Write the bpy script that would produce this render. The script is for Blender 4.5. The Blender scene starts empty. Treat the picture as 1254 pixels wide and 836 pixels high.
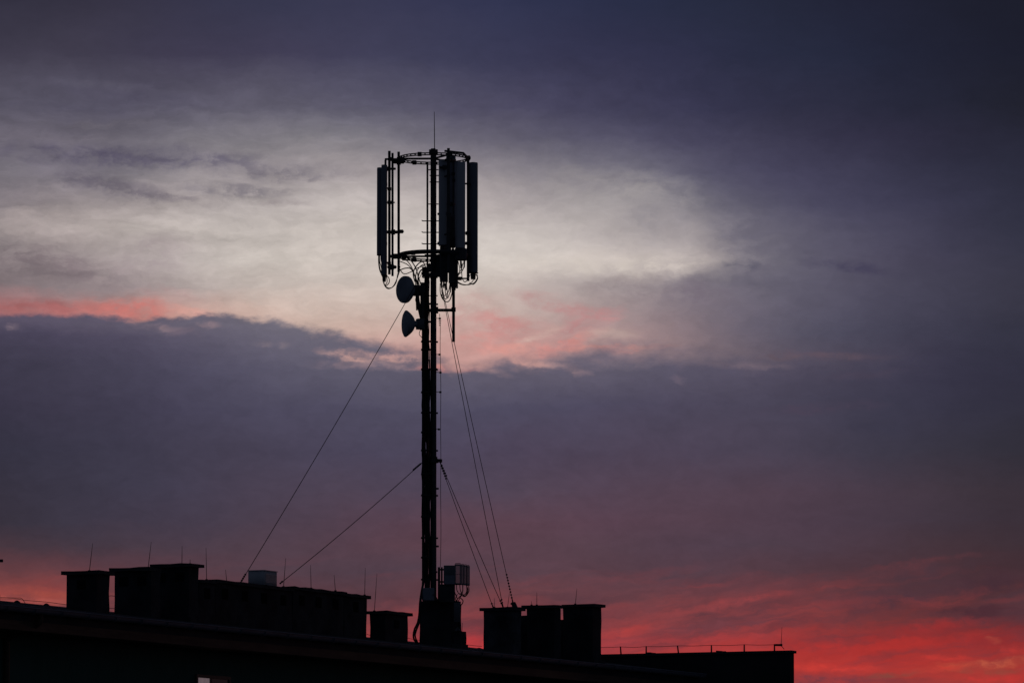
import bpy, math, random
from mathutils import Vector, Matrix
random.seed(7)
sc = bpy.context.scene
COL = sc.collection
R = math.radians

# ------------------------------------------------------------------ camera
F = 6500.0                      # focal length in 1254-pixel units
PITCH = math.atan((1100 - 418) / F)
CP, SP = math.cos(PITCH), math.sin(PITCH)
EYE = 10.0
cam = bpy.data.cameras.new('camera'); camo = bpy.data.objects.new('camera', cam); COL.objects.link(camo)
cam.sensor_width = 36; cam.lens = 36 * F / 1254; cam.clip_start = 0.5; cam.clip_end = 20000
camo.location = (0, 0, EYE); camo.rotation_euler = (R(90) + PITCH, 0, 0)
sc.camera = camo


def at(px, py, Y):
    """world point seen at pixel (px,py) at ground distance Y"""
    k = (418 - py) / F
    z = Y * (k * CP + SP) / (CP - k * SP)
    X = (px - 627) / F * (CP * Y + SP * z)
    return Vector((X, Y, z + EYE))


# ------------------------------------------------------------------ building frame
TH = R(25)
AX = Vector((math.sin(TH), math.cos(TH), 0))     # along the facade, away from the viewer
BX = Vector((math.cos(TH), -math.sin(TH), 0))    # out of the facade
UP = Vector((0, 0, 1))
YM = 130.0
O = at(530.8, 790, YM)
ZR = O.z                                          # roof level at the mast foot
O2 = Vector((O.x, O.y, 0))


def W(a, b, z):
    return O2 + AX * a + BX * b + UP * z


def a_at(px, b, zc=6.0):
    """a on the line b=const seen in pixel column px"""
    # X/(CP*Y+SP*z)=(px-627)/F
    t = (px - 627) / F
    p0 = O2 + BX * b
    # p0.x + a*AX.x = t*(CP*(p0.y+a*AX.y)+SP*zc)
    return (t * (CP * p0.y + SP * zc) - p0.x) / (AX.x - t * CP * AX.y)


def b_at(px, a, zc=6.0):
    t = (px - 627) / F
    p0 = O2 + AX * a
    return (t * (CP * p0.y + SP * zc) - p0.x) / (BX.x - t * CP * BX.y)


def z_at(py, a, b):
    Y = (O2 + AX * a + BX * b).y
    return at(627, py, Y).z


# ------------------------------------------------------------------ mesh builder
class MB:
    def __init__(s):
        s.v = []; s.f = []; s.smooth = []

    def add(s, vs, fs, smooth=False):
        n = len(s.v)
        s.v += [tuple(v) for v in vs]
        for f in fs:
            s.f.append(tuple(n + i for i in f)); s.smooth.append(smooth)
        return s

    def box(s, c, ex, ey, ez, bev=0.0):
        """c centre, ex/ey/ez half-axis vectors"""
        c = Vector(c)
        if bev <= 0:
            vs = [c + ex * i + ey * j + ez * k for k in (-1, 1) for j in (-1, 1) for i in (-1, 1)]
            s.add(vs, [(0, 2, 3, 1), (4, 5, 7, 6), (0, 1, 5, 4), (2, 6, 7, 3), (0, 4, 6, 2), (1, 3, 7, 5)])
        else:
            lx, ly = ex.length, ey.length
            bx, by = min(bev, lx * .9) / lx, min(bev, ly * .9) / ly
            prof = []
            for (sx, sy, st) in ((1, 1, 0), (-1, 1, 1), (-1, -1, 2), (1, -1, 3)):
                for q in range(4):
                    an = (st + q / 3) * math.pi / 2
                    prof.append((sx * (1 - bx) + bx * math.cos(an), sy * (1 - by) + by * math.sin(an)))
            n = len(prof); lz = ez.length; t = min(bev * .5, lz * .5) / lz
            rings = [(-1, .93), (-1 + t, 1), (1 - t, 1), (1, .93)]
            vs = [c + ex * (p[0] * r) + ey * (p[1] * r) + ez * h for h, r in rings for p in prof]
            fs = []
            for k in range(3):
                for i in range(n):
                    j = (i + 1) % n
                    fs.append((k * n + i, k * n + j, (k + 1) * n + j, (k + 1) * n + i))
            s.add(vs, fs, True)
            s.add([vs[i] for i in range(n)][::-1], [tuple(range(n))])
            s.add([vs[3 * n + i] for i in range(n)], [tuple(range(n))])
        return s

    def wbox(s, lo, hi):
        lo = Vector(lo); hi = Vector(hi); h = (hi - lo) / 2
        return s.box((lo + hi) / 2, Vector((h.x, 0, 0)), Vector((0, h.y, 0)), Vector((0, 0, h.z)))

    def bbox(s, a0, a1, b0, b1, z0, z1):
        return s.box(W((a0 + a1) / 2, (b0 + b1) / 2, (z0 + z1) / 2), BX * ((b1 - b0) / 2), AX * ((a1 - a0) / 2), UP * ((z1 - z0) / 2))

    def rough(s, a0, a1, b0, b1, z0, z1, j=.01, step=.35):
        """plastered block with slightly uneven faces and edges"""
        rnd = random.Random(int(a0 * 100) + int(b1 * 37))
        na, nb, nz = [max(1, int(round(d / step))) for d in (a1 - a0, b1 - b0, z1 - z0)]
        idx = {}
        vs = []; fs = []

        def vid(i, k, l):
            key = (i, k, l)
            if key not in idx:
                idx[key] = len(vs)
                vs.append(W(a0 + (a1 - a0) * i / na + rnd.uniform(-j, j), b0 + (b1 - b0) * k / nb + rnd.uniform(-j, j),
                            z0 + (z1 - z0) * l / nz + rnd.uniform(-j, j)))
            return idx[key]
        for i in range(na):
            for k in range(nb):
                for l, fl in ((0, 1), (nz, 0)):
                    q = [vid(i, k, l), vid(i, k + 1, l), vid(i + 1, k + 1, l), vid(i + 1, k, l)]
                    fs.append(tuple(q[::-1] if fl == 0 else q))
        for i in range(na):
            for l in range(nz):
                for k in (0, nb):
                    q = [vid(i, k, l), vid(i + 1, k, l), vid(i + 1, k, l + 1), vid(i, k, l + 1)]
                    fs.append(tuple(q if k == 0 else q[::-1]))
        for k in range(nb):
            for l in range(nz):
                for i in (0, na):
                    q = [vid(i, k, l), vid(i, k, l + 1), vid(i, k + 1, l + 1), vid(i, k + 1, l)]
                    fs.append(tuple(q if i == 0 else q[::-1]))
        return s.add(vs, fs)

    def tube(s, pts, r, n=8, closed=False, cap=True):
        pts = [Vector(p) for p in pts]
        m = len(pts)
        rs = r if isinstance(r, (list, tuple)) else [r] * m
        vs = []; fs = []; prev = None
        for i, p in enumerate(pts):
            if closed:
                d = pts[(i + 1) % m] - pts[i - 1]
            else:
                d = pts[min(i + 1, m - 1)] - pts[max(i - 1, 0)]
            d.normalize()
            if prev is None:
                h = Vector((0, 0, 1)) if abs(d.z) < .9 else Vector((1, 0, 0))
                u = d.cross(h).normalized()
            else:
                u = (prev - d * prev.dot(d)).normalized()
            prev = u
            w = d.cross(u)
            for q in range(n):
                an = 2 * math.pi * q / n
                vs.append(p + (u * math.cos(an) + w * math.sin(an)) * rs[i])
        for i in range(m if closed else m - 1):
            i2 = (i + 1) % m
            for q in range(n):
                q2 = (q + 1) % n
                fs.append((i * n + q, i * n + q2, i2 * n + q2, i2 * n + q))
        s.add(vs, fs, True)
        if cap and not closed:
            s.add(vs[:n][::-1], [tuple(range(n))]); s.add(vs[-n:], [tuple(range(n))])
        return s

    def lathe(s, c, axis, prof, n=28):
        """prof: list of (distance along axis, radius)"""
        axis = Vector(axis).normalized(); c = Vector(c)
        h = UP if abs(axis.z) < .9 else Vector((1, 0, 0))
        u = axis.cross(h).normalized(); w = axis.cross(u)
        vs = []; fs = []
        for t, r in prof:
            for q in range(n):
                an = 2 * math.pi * q / n
                vs.append(c + axis * t + (u * math.cos(an) + w * math.sin(an)) * max(r, 1e-4))
        for i in range(len(prof) - 1):
            for q in range(n):
                q2 = (q + 1) % n
                fs.append((i * n + q, i * n + q2, (i + 1) * n + q2, (i + 1) * n + q))
        s.add(vs, fs, True)
        s.add(vs[:n][::-1], [tuple(range(n))]); s.add(vs[-n:], [tuple(range(n))])
        return s

    def prism(s, poly, z0, z1):
        n = len(poly)
        vs = [Vector((p[0], p[1], z0)) for p in poly] + [Vector((p[0], p[1], z1)) for p in poly]
        fs = [tuple(range(n))[::-1], tuple(range(n, 2 * n))]
        fs += [(i, (i + 1) % n, n + (i + 1) % n, n + i) for i in range(n)]
        return s.add(vs, fs)

    def build(s, name, mat, parent=None, **tags):
        me = bpy.data.meshes.new(name)
        base = Vector((0, 0, 0))
        if parent is not None:
            base = parent.matrix_world.translation if parent.parent is None else Vector(parent['_w'])
            me.from_pydata([Vector(v) - base for v in s.v], [], s.f)
        else:
            zs = min(v[2] for v in s.v)
            n = len(s.v)
            base = Vector((sum(v[0] for v in s.v) / n, sum(v[1] for v in s.v) / n, zs))
            me.from_pydata([Vector(v) - base for v in s.v], [], s.f)
        me.polygons.foreach_set('use_smooth', s.smooth)
        me.update()
        me.materials.append(mat)
        o = bpy.data.objects.new(name, me); COL.objects.link(o)
        if parent is not None:
            o.parent = parent
            o['_w'] = list(base)
        else:
            o.location = base
            o['_w'] = list(base)
        for k, v in tags.items():
            o[k] = v
        return o


def thing(name, loc, label, cat, group=None):
    o = bpy.data.objects.new(name, None); COL.objects.link(o)
    o.location = loc; o.empty_display_size = .2
    o.matrix_world = Matrix.Translation(Vector(loc))
    o['label'] = label; o['category'] = cat
    if group: o['group'] = group
    return o


def smooth(pts, k=6):
    """Catmull-Rom through points"""
    P = [Vector(p) for p in pts]
    P = [P[0] * 2 - P[1]] + P + [P[-1] * 2 - P[-2]]
    out = []
    for i in range(1, len(P) - 2):
        for q in range(k):
            t = q / k
            out.append(.5 * ((2 * P[i]) + (P[i + 1] - P[i - 1]) * t + (2 * P[i - 1] - 5 * P[i] + 4 * P[i + 1] - P[i + 2]) * t * t
                             + (3 * P[i] - P[i - 1] - 3 * P[i + 1] + P[i + 2]) * t ** 3))
    out.append(P[-2])
    return out


# ------------------------------------------------------------------ materials
def lin(c):
    r = []
    for x in c:
        x = x / 255
        r.append(x / 12.92 if x <= .04045 else ((x + .055) / 1.055) ** 2.4)
    return r


def mat(name, c1, c2, rough=.7, metal=0, scale=3, bump=.15, bscale=None, stretch=(1, 1, 1), spec=.4):
    m = bpy.data.materials.new(name); m.use_nodes = True
    nt = m.node_tree; nd = nt.nodes; lk = nt.links
    bs = nd['Principled BSDF']
    tc = nd.new('ShaderNodeTexCoord'); mp = nd.new('ShaderNodeMapping'); mp.inputs['Scale'].default_value = stretch
    lk.new(tc.outputs['Object'], mp.inputs['Vector'])
    n1 = nd.new('ShaderNodeTexNoise'); n1.inputs['Scale'].default_value = scale; n1.inputs['Detail'].default_value = 7
    n1.inputs['Roughness'].default_value = .65
    lk.new(mp.outputs[0], n1.inputs['Vector'])
    rp = nd.new('ShaderNodeValToRGB')
    rp.color_ramp.elements[0].position = .35; rp.color_ramp.elements[1].position = .68
    rp.color_ramp.elements[0].color = (*c1, 1); rp.color_ramp.elements[1].color = (*c2, 1)
    lk.new(n1.outputs['Fac'], rp.inputs['Fac']); lk.new(rp.outputs['Color'], bs.inputs['Base Color'])
    n2 = nd.new('ShaderNodeTexNoise'); n2.inputs['Scale'].default_value = bscale or scale * 6; n2.inputs['Detail'].default_value = 4
    lk.new(mp.outputs[0], n2.inputs['Vector'])
    bp = nd.new('ShaderNodeBump'); bp.inputs['Strength'].default_value = bump; bp.inputs['Distance'].default_value = .02
    lk.new(n2.outputs['Fac'], bp.inputs['Height']); lk.new(bp.outputs[0], bs.inputs['Normal'])
    mr = nd.new('ShaderNodeMapRange'); mr.inputs['To Min'].default_value = max(0.05, rough - .12); mr.inputs['To Max'].default_value = min(1, rough + .12)
    lk.new(n2.outputs['Fac'], mr.inputs['Value']); lk.new(mr.outputs[0], bs.inputs['Roughness'])
    bs.inputs['Metallic'].default_value = metal
    bs.inputs['Specular IOR Level'].default_value = spec
    return m


M = dict(
    steel=mat('galvanised steel', (.055, .058, .064), (.10, .105, .115), .5, .0, 5, .1, spec=.35),
    dark=mat('dark weathered steel', (.05, .052, .058), (.09, .09, .095), .55, 0, 6, .1, spec=.3),
    cable=mat('black cable sheath', (.02, .02, .022), (.035, .035, .038), .55, 0, 8, .05, spec=.3),
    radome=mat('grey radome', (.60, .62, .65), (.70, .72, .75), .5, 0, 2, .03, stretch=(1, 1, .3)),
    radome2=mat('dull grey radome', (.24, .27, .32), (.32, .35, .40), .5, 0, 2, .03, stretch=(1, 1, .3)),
    dish=mat('grey dish paint', (.36, .40, .45), (.46, .50, .55), .55, 0, 3, .03),
    radio=mat('grey radio casing', (.14, .15, .16), (.20, .21, .22), .55, 0, 4, .05),
    fins=mat('light cast aluminium', (.38, .36, .37), (.50, .48, .48), .5, .0, 4, .03),
    box=mat('pale grey sheet metal', (.60, .63, .66), (.72, .74, .76), .5, 0, 3, .03),
    plaster=mat('sooty chimney render', (.03, .032, .038), (.10, .105, .115), .9, 0, 1.1, .5, 14, spec=.15),
    cap=mat('concrete cap', (.055, .056, .06), (.10, .10, .105), .9, 0, 2.5, .4, 18, spec=.15),
    dapple=mat('patched chimney render', (.035, .037, .042), (.20, .21, .23), .9, 0, 1.3, .5, 14, spec=.15),
    vent=mat('dark vent opening', (.01, .01, .01), (.02, .02, .02), .95, 0, 3, .1, spec=.05),  # near-black colour stands in for shade inside the opening; no recess is cut
    roof=mat('bitumen roofing', (.05, .05, .055), (.09, .09, .095), .85, 0, 1.2, .4, 20, spec=.2),
    zinc=mat('zinc gutter', (.16, .18, .23), (.24, .26, .32), .6, 0, 3, .08, stretch=(.4, .4, 1)),
    fascia=mat('brown timber', (.10, .062, .045), (.19, .12, .085), .75, 0, 2.5, .2, stretch=(.3, .3, 3)),
    wall=mat('dark green render', (.05, .14, .115), (.075, .18, .15), .9, 0, .8, .3, 25, spec=.15),
    grey=mat('grey render', (.04, .042, .046), (.07, .073, .08), .9, 0, .8, .3, 20, spec=.15),
    porc=mat('dark insulator', (.07, .05, .045), (.10, .075, .07), .3, 0, 6, .02),
    ground=mat('grass and asphalt ground', (.035, .045, .03), (.07, .07, .06), .95, 0, .02, .3, .5, spec=.1),
    frame=mat('dark window frame', (.10, .09, .08), (.14, .12, .11), .6, 0, 6, .1),
)
gl = bpy.data.materials.new('dark window glass'); gl.use_nodes = True
_b = gl.node_tree.nodes['Principled BSDF']; _b.inputs['Base Color'].default_value = (.02, .02, .022, 1); _b.inputs['Roughness'].default_value = .08
M['glass'] = gl
refl = bpy.data.materials.new('painted sky reflection'); refl.use_nodes = True  # pinkish emission stands in for the sky mirrored in the pane
_n = refl.node_tree.nodes; _b = _n['Principled BSDF']; _b.inputs['Base Color'].default_value = (.5, .42, .4, 1)
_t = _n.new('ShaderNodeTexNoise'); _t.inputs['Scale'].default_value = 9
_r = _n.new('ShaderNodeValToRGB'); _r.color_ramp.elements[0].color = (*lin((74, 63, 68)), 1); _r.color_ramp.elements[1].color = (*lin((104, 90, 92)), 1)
refl.node_tree.links.new(_t.outputs['Fac'], _r.inputs['Fac'])
refl.node_tree.links.new(_r.outputs['Color'], _b.inputs['Emission Color']); _b.inputs['Emission Strength'].default_value = 1.0
M['skyrefl'] = refl

# ------------------------------------------------------------------ ground
g = MB()
n = 24; S = 6000
gv = [Vector((-S + 2 * S * i / n, -S + 2 * S * j / n, 0)) for j in range(n + 1) for i in range(n + 1)]
g.add(gv, [(j * (n + 1) + i, j * (n + 1) + i + 1, (j + 1) * (n + 1) + i + 1, (j + 1) * (n + 1) + i) for j in range(n) for i in range(n)])
g.build('ground', M['ground'], kind='structure')

# ------------------------------------------------------------------ apartment block
BE = 3.0                                    # eave line, metres out from the mast
aL = a_at(-70, BE); aR = a_at(858, BE, 5.5)
zE = .5 * (z_at(745.5, a_at(40, BE), BE) + z_at(796, a_at(560, BE), BE))      # gutter top
bRidge = -2.2
zRid = .5 * (z_at(737.5, a_at(40, bRidge), bRidge) + z_at(793.5, a_at(578, bRidge), bRidge))
print('eave z', z_at(745.5, a_at(40, BE), BE), z_at(796, a_at(560, BE), BE), 'ridge', z_at(737.5, a_at(40, bRidge), bRidge), z_at(793.5, a_at(578, bRidge), bRidge), 'ZR', ZR, 'aL', aL, aR)
bB = -9.0
bld = thing('apartment_building', W((aL + aR) / 2, -3, 0), 'dark apartment block with green wall, brown eave and the roof carrying the mast', 'building')
BW = BE - .75                               # wall plane
MB().bbox(aL, aR, bB + .3, BW, 0, zE - .42).build('wall', M['wall'], bld)


def roofz(b):
    return zE + (zRid - zE) * (BE - b) / (BE - bRidge) if b > bRidge else zRid


m = MB()
# low-pitched roof: cross-section swept along a
sec = [(BE, zE - .02), (BE, zE + .02), (bRidge, zRid), (bB, zE + .1), (bB, zE - .25), (BE - .05, zE - .25)]
vs = [W(aL - .2, b, z) for b, z in sec] + [W(aR, b, z) for b, z in sec]
k = len(sec)
m.add(vs, [tuple(range(k)), tuple(range(k, 2 * k))[::-1]] + [(i, k + i, k + (i + 1) % k, (i + 1) % k) for i in range(k)])
roof = m.build('roof', M['roof'], bld)
# half-round gutter with joints
m = MB()
gr = .085
pts = []
for a in (aL - .2, aR - .02):
    for q in range(9):
        an = math.pi + math.pi * q / 8
        pts.append(W(a, BE + .09 + gr * math.cos(an), zE - .01 + gr * math.sin(an) * 1.1))
m.add(pts, [(q, q + 1, 9 + q + 1, 9 + q) for q in range(8)], True)
m.tube([W(aL - .2, BE + .09 + gr, zE), W(aR - .02, BE + .09 + gr, zE)], .014, 6)
a = aL
while a < aR - .2:
    m.tube([W(a, BE + .09 + (gr + .012) * math.cos(math.pi + math.pi * q / 8), zE - .012 + (gr + .012) * math.sin(math.pi + math.pi * q / 8) * 1.1) for q in range(9)], .012, 5)
    a += 1.1
m.build('gutter', M['zinc'], bld)
MB().bbox(aL - .2, aR - .03, BE - .06, BE - .02, zE - .44, zE - .252).build('fascia', M['fascia'], bld)
m = MB()
a = aL
while a < aR - .2:                            # soffit boards
    a2 = min(a + 2.4, aR - .05)
    m.bbox(a + .004, a2 - .004, BW + .003, BE - .063, zE - .445, zE - .42)
    a = a2
m.build('soffit', M['fascia'], bld)
# rainwater pipe at the left end
ap = a_at(9, BW + .07)
m = MB()
m.tube(smooth([W(ap, BE + .09, zE - .1), W(ap, BE + .02, zE - .3), W(ap, BW + .12, zE - .55), W(ap, BW + .07, zE - .7), W(ap, BW + .07, zE - .9)], 5) + [W(ap, BW + .07, zE - 6), W(ap, BW + .07, .1)], .06, 10)
for z in (zE - 1.0, zE - 3, zE - 5, zE - 8, zE - 11):
    m.tube([W(ap, BW + .07, z), W(ap, BW + .07, z + .05)], .072, 10)
m.build('downpipe', M['fascia'], bld)
# window; its left pane's sky reflection is painted as emission
a0w = a_at(239, BW); a1w = a_at(281, BW)
zt = z_at(826.5, (a0w + a1w) / 2, BW)


def window(a0, a1, z0, z1, skyrefl):
    fr = MB()
    t = .07; d0, d1 = BW + .003, BW + .05
    fr.bbox(a0, a1, d0, d1, z1 - t, z1); fr.bbox(a0, a1, d0, d1, z0, z0 + t)
    fr.bbox(a0, a0 + t, d0, d1, z0 + t, z1 - t); fr.bbox(a1 - t, a1, d0, d1, z0 + t, z1 - t)
    am = a0 + (a1 - a0) * .42
    fr.bbox(am - t / 2, am + t / 2, d0, d1, z0 + t, z1 - t)
    w = fr.build('window', M['frame'], bld)
    if skyrefl: w['label'] = 'window with a sky reflection painted into its left pane as glow'
    p = MB().bbox(a0 + t, am - t / 2, d0 + .002, d0 + .02, z0 + t, z1 - t).build('pane', M['skyrefl'] if skyrefl else M['glass'], w)
    p = MB().bbox(am + t / 2, a1 - t, d0 + .002, d0 + .02, z0 + t, z1 - t).build('pane', M['glass'], w)
    MB().bbox(a0 - .06, a1 + .06, d0, BW + .14, z0 - .06, z0 - .002).build('sill', M['zinc'], w)


wl = a1w - a0w
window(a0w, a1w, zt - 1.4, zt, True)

# ------------------------------------------------------------------ wing with parapet on the right
aW = 10.8
bWr = b_at(967.6, aW)
zW = .5 * (z_at(796.5, aW, b_at(960, aW)) + z_at(800, aW, b_at(745, aW)))
print('wing z', z_at(796.5, aW, b_at(960, aW)), z_at(800, aW, b_at(745, aW)), 'bWr', bWr, 'aR', aR)
wing = thing('apartment_wing', W(aW + 5, 0, 0), 'dark plain wing with a straight parapet at the right end of the block', 'building')
tw = .27                                      # the gable wall juts out past the wing behind it
bBk = bWr - 4.6
FP = [W(aW, -9, 0), W(aW, bWr, 0), W(aW + tw, bWr, 0), W(aW + tw, bBk, 0), W(aW + 9, bBk, 0), W(aW + 9, -9, 0)]
MB().prism(FP, 0, zW - .07).build('wall', M['grey'], wing)
ov = .05
CPG = [W(aW - ov, -9, 0), W(aW - ov, bWr + ov, 0), W(aW + tw + ov, bWr + ov, 0), W(aW + tw + ov, bBk + ov, 0), W(aW + 9, bBk + ov, 0), W(aW + 9, -9, 0)]
MB().prism(CPG, zW - .07 + .002, zW).build('coping', M['cap'], wing)


# ------------------------------------------------------------------ chimneys
G_CH = 'chimney stacks on the flat roof'


def chimney(pl, pc, pr, ptop, b1, label, capov=.09, capt=.075, zb=None, body='plaster', fixed_a=None, vents=True, group=G_CH, name='chimney', captop=None, vent_a=0):
    """pl/pc/pr: pixel columns of left edge, near corner, right edge; ptop: pixel row of the cap's near top corner"""
    a0 = a_at(pc, b1)
    b0 = b_at(pl, a0)
    a1 = a_at(pr, b1)
    zt = z_at(ptop, a0, b1)
    z0 = zb if zb is not None else roofz(min(max(b0, bRidge), b1)) - .35
    z0 = min(z0, roofz(b1) - .15)
    t = thing(name, W((a0 + a1) / 2, (b0 + b1) / 2, z0), label, 'chimney', group)
    MB().rough(a0, a1, b0, b1, z0, zt - capt - .003).build('stack', M[body], t)
    co = capov if isinstance(capov, tuple) else (capov,) * 4      # near, far, left, right
    MB().rough(a0 - co[0], a1 + co[1], b0 - co[2], b1 + co[3], zt - capt, zt, .009, .28).build('cap', M['cap'], t)
    if vents and (b1 - b0) > .5:
        nv = 2 if b1 - b0 > .8 else 1
        for i in range(nv):
            bc = b0 + (b1 - b0) * (i + .5) / nv
            MB().bbox(a0 - .012, a0 + .05, bc - .11, bc + .11, zt - capt - .32, zt - capt - .12).build('vent', M['vent'], t)
    for i in range(vent_a):
        ac = a0 + (a1 - a0) * (i + .5) / vent_a
        MB().bbox(ac - .13, ac + .13, b1 - .05, b1 + .012, zt - capt - .32, zt - capt - .12).build('vent', M['vent'], t)
    return dict(a0=a0, a1=a1, b0=b0, b1=b1, zt=zt, o=t)


C1 = chimney(81, 118, 133.5, 698, .6, 'square rendered chimney with overhanging cap, standing alone nearest the left end of the roof')
C2a = chimney(140, 184.6, 196, 694, .55, 'taller rendered chimney joined to the slightly higher one at the left part of the roof', capov=(.09, .05, .09, 0))
C2b = chimney(185.4, 231, 243, 689.5, .62, 'highest rendered chimney, at the near end of the long chimney row', capov=(.09, .09, .0, .09))
bR = .25


def rowstack(pl, pr, ptop, label, capov, npan):
    a0 = a_at(pl, bR); a1 = a_at(pr, bR); b0 = bR - .8
    zt = z_at(ptop, (a0 + a1) / 2, bR); z0 = roofz(bR) - .3
    t = thing('chimney', W((a0 + a1) / 2, bR - .4, z0), label, 'chimney', 'stacks of the long chimney row')
    MB().rough(a0 + .004, a1 - .004, b0, bR, z0, zt - .078).build('stack', M['plaster'], t)
    MB().rough(a0 - capov[0], a1 + capov[1], b0 - .06, bR + .06, zt - .075, zt, .009, .28).build('cap', M['cap'], t)
    for i in range(npan):
        ac = a0 + (a1 - a0) * (i + .5) / npan
        MB().bbox(ac - .14, ac + .14, bR - .05, bR + .012, zt - .42, zt - .18).build('vent', M['vent'], t)
    return dict(a0=a0, a1=a1, b0=b0, b1=bR, zt=zt, o=t)


S1 = rowstack(243.5, 263, 709.8, 'short low stack tucked against the far side of the highest chimney', (-.01, 0), 1)
S2 = rowstack(263.2, 358, 714.5, 'longest stack of the row, carrying the pale metal box', (0, 0), 4)
S3 = rowstack(358.3, 421, 721.2, 'middle stack of the row, its cap stepped down beyond the pale metal box', (0, .05), 3)
S4 = rowstack(421.4, 449, 727.3, 'far end stack of the row, beside the small detached chimney', (0, .12), 1)
C4 = chimney(453, 472, 499.3, 747.3, .35, 'small low rendered chimney between the long row and the mast plinth', vent_a=1)
C7 = chimney(689.4, 726, 736.3, 738.9, 2.0, 'rightmost rendered chimney of the three beside the parapet wing', capov=(.08, .1, .0, .08), vents=False)
C6 = chimney(645, 679, 687, 740.3, 1.55, 'rendered middle chimney of the three right of the mast, split by a sky slit', capov=(.08, .06, .12, .03), vents=False)
C5 = chimney(592, 630, 638.2, 743, .95, 'patchy rendered chimney nearest the mast on its right, holding the guy wire ends', capov=(.08, .1, .07, .07), body='dapple', vents=False)
# low links closing the feet of the slits
t = thing('chimney_link', W(C6['a0'] + .3, C6['b0'], ZR - 1), 'low rendered wall closing the gap between the patchy chimney and the middle chimney', 'wall')
MB().rough(C6['a0'] + .08, C6['a0'] + .4, C6['b0'] - .7, C6['b0'] - .005, roofz(1) - .4, z_at(752.7, C6['a0'], C6['b0'])).build('masonry', M['plaster'], t)
t = thing('chimney_link', W(C7['a0'] + .3, C7['b0'], ZR - 1), 'low rendered wall at the foot of the sky slit beside the rightmost chimney', 'wall')
MB().rough(C7['a0'] + .06, C7['a0'] + .4, C7['b0'] - .6, C7['b0'] - .003, roofz(1) - .4, z_at(758, C7['a0'], C7['b0'])).build('masonry', M['plaster'], t)

# pale metal box on the long row
bx1 = bR - .05
a0 = a_at(323, bx1); b0 = b_at(303.3, a0); a1 = a_at(339, bx1)
zt = z_at(698.3, a0, bx1); z0 = S2['zt']
t = thing('metal_box', W((a0 + a1) / 2, (b0 + bx1) / 2, z0), 'pale grey sheet metal fan box sitting on top of the long chimney row', 'vent box')
MB().box(W((a0 + a1) / 2, (b0 + bx1) / 2, (z0 + zt) / 2), BX * ((bx1 - b0) / 2), AX * ((a1 - a0) / 2), UP * ((zt - z0) / 2), .015).build('casing', M['box'], t)
m = MB()
for i in range(6):
    z = z0 + .08 + i * (zt - z0 - .16) / 5
    m.bbox(a0 + .06, a1 - .06, bx1 + .001, bx1 + .012, z - .012, z + .012)
m.build('grille', M['box'], t)
MB().bbox(a0 - .012, a1 + .012, b0 - .012, bx1 + .015, zt + .001, zt + .018).build('lid', M['box'], t)

# ------------------------------------------------------------------ lightning rods on roofs
G_LR = 'lightning rods on the chimneys'


def yof(c, f=.5, g=.5):
    return W(c['a0'] + (c['a1'] - c['a0']) * f, c['b0'] + (c['b1'] - c['b0']) * g, 0).y


def rod(p0, p1, Y, label, zbase=None):
    A = at(*p0, Y); B = at(*p1, Y)
    d = (A - B).normalized()
    if zbase is not None and A.z > zbase - .01:
        A = A + d * ((A.z - zbase) / max(.2, -d.z))
    t = thing('lightning_rod', A, label, 'lightning rod', G_LR)
    MB().tube([A, A.lerp(B, .5), B], [.0085, .0075, .004], 6).build('rod', M['dark'], t)
    MB().tube([A, A + UP * .05], .03, 8).build('foot', M['dark'], t)


rod((109.7, 697.4), (113.5, 664.6), yof(C1), 'leaning thin lightning rod on the cap of the lone leftmost chimney', C1['zt'] - .02)
rod((181.7, 692.8), (185.2, 663), yof(C2a), 'leaning thin lightning rod where the two joined left chimneys meet', C2a['zt'] - .02)
rod((222.8, 688.8), (223, 668), yof(C2b), 'upright lightning rod of middle length on the highest chimney', C2b['zt'] - .02)
rod((232.8, 689), (232.8, 684.5), yof(C2b), 'tiny stub of a lightning rod on the highest chimney', C2b['zt'] - .02)
rod((253, 710), (252.3, 670.5), yof(S1), 'tall upright lightning rod just right of the highest chimney', S1['zt'] - .02)
rod((277.9, 714), (276.2, 697), yof(S2, .2), 'short rod leaning left between the highest chimney and the guy wire anchor', S2['zt'] - .02)
rod((347.3, 717), (349.9, 683), yof(S2, .85), 'rod leaning right immediately right of the pale metal box', S2['zt'] - .02)
rod((381, 721), (380.3, 691.4), yof(S3, .35), 'upright rod on the middle stack of the long row', S3['zt'] - .02)
rod((410.7, 723), (409.2, 703.4), yof(S3, .8), 'shorter rod leaning left near the far edge of the middle stack', S3['zt'] - .02)
rod((446.6, 727.3), (447.3, 695), yof(S4, .9), 'upright rod on the far end of the long chimney row', S4['zt'] - .02)
rod((458.5, 747), (461.6, 702), yof(C4, .3), 'tallest rod, leaning right on the small detached chimney', C4['zt'] - .02)
rod((605.3, 743), (605.3, 732), yof(C5), 'short upright rod on the patchy chimney left of the guy wire ends', C5['zt'] - .02)
rod((621.6, 742.5), (623.8, 725.7), yof(C5), 'thin rod leaning right between the guy wire ends on the patchy chimney', C5['zt'] - .02)
rod((650.9, 740.6), (650.9, 735.6), yof(C6), 'tiny rod stub on the middle chimney of the right three', C6['zt'] - .02)
rod((657.4, 740.6), (657.4, 725), yof(C6), 'upright rod on the middle chimney of the right three', C6['zt'] - .02)
rod((704.6, 739.3), (706.5, 720), yof(C7), 'rod leaning right on the rightmost chimney', C7['zt'] - .02)

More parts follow.
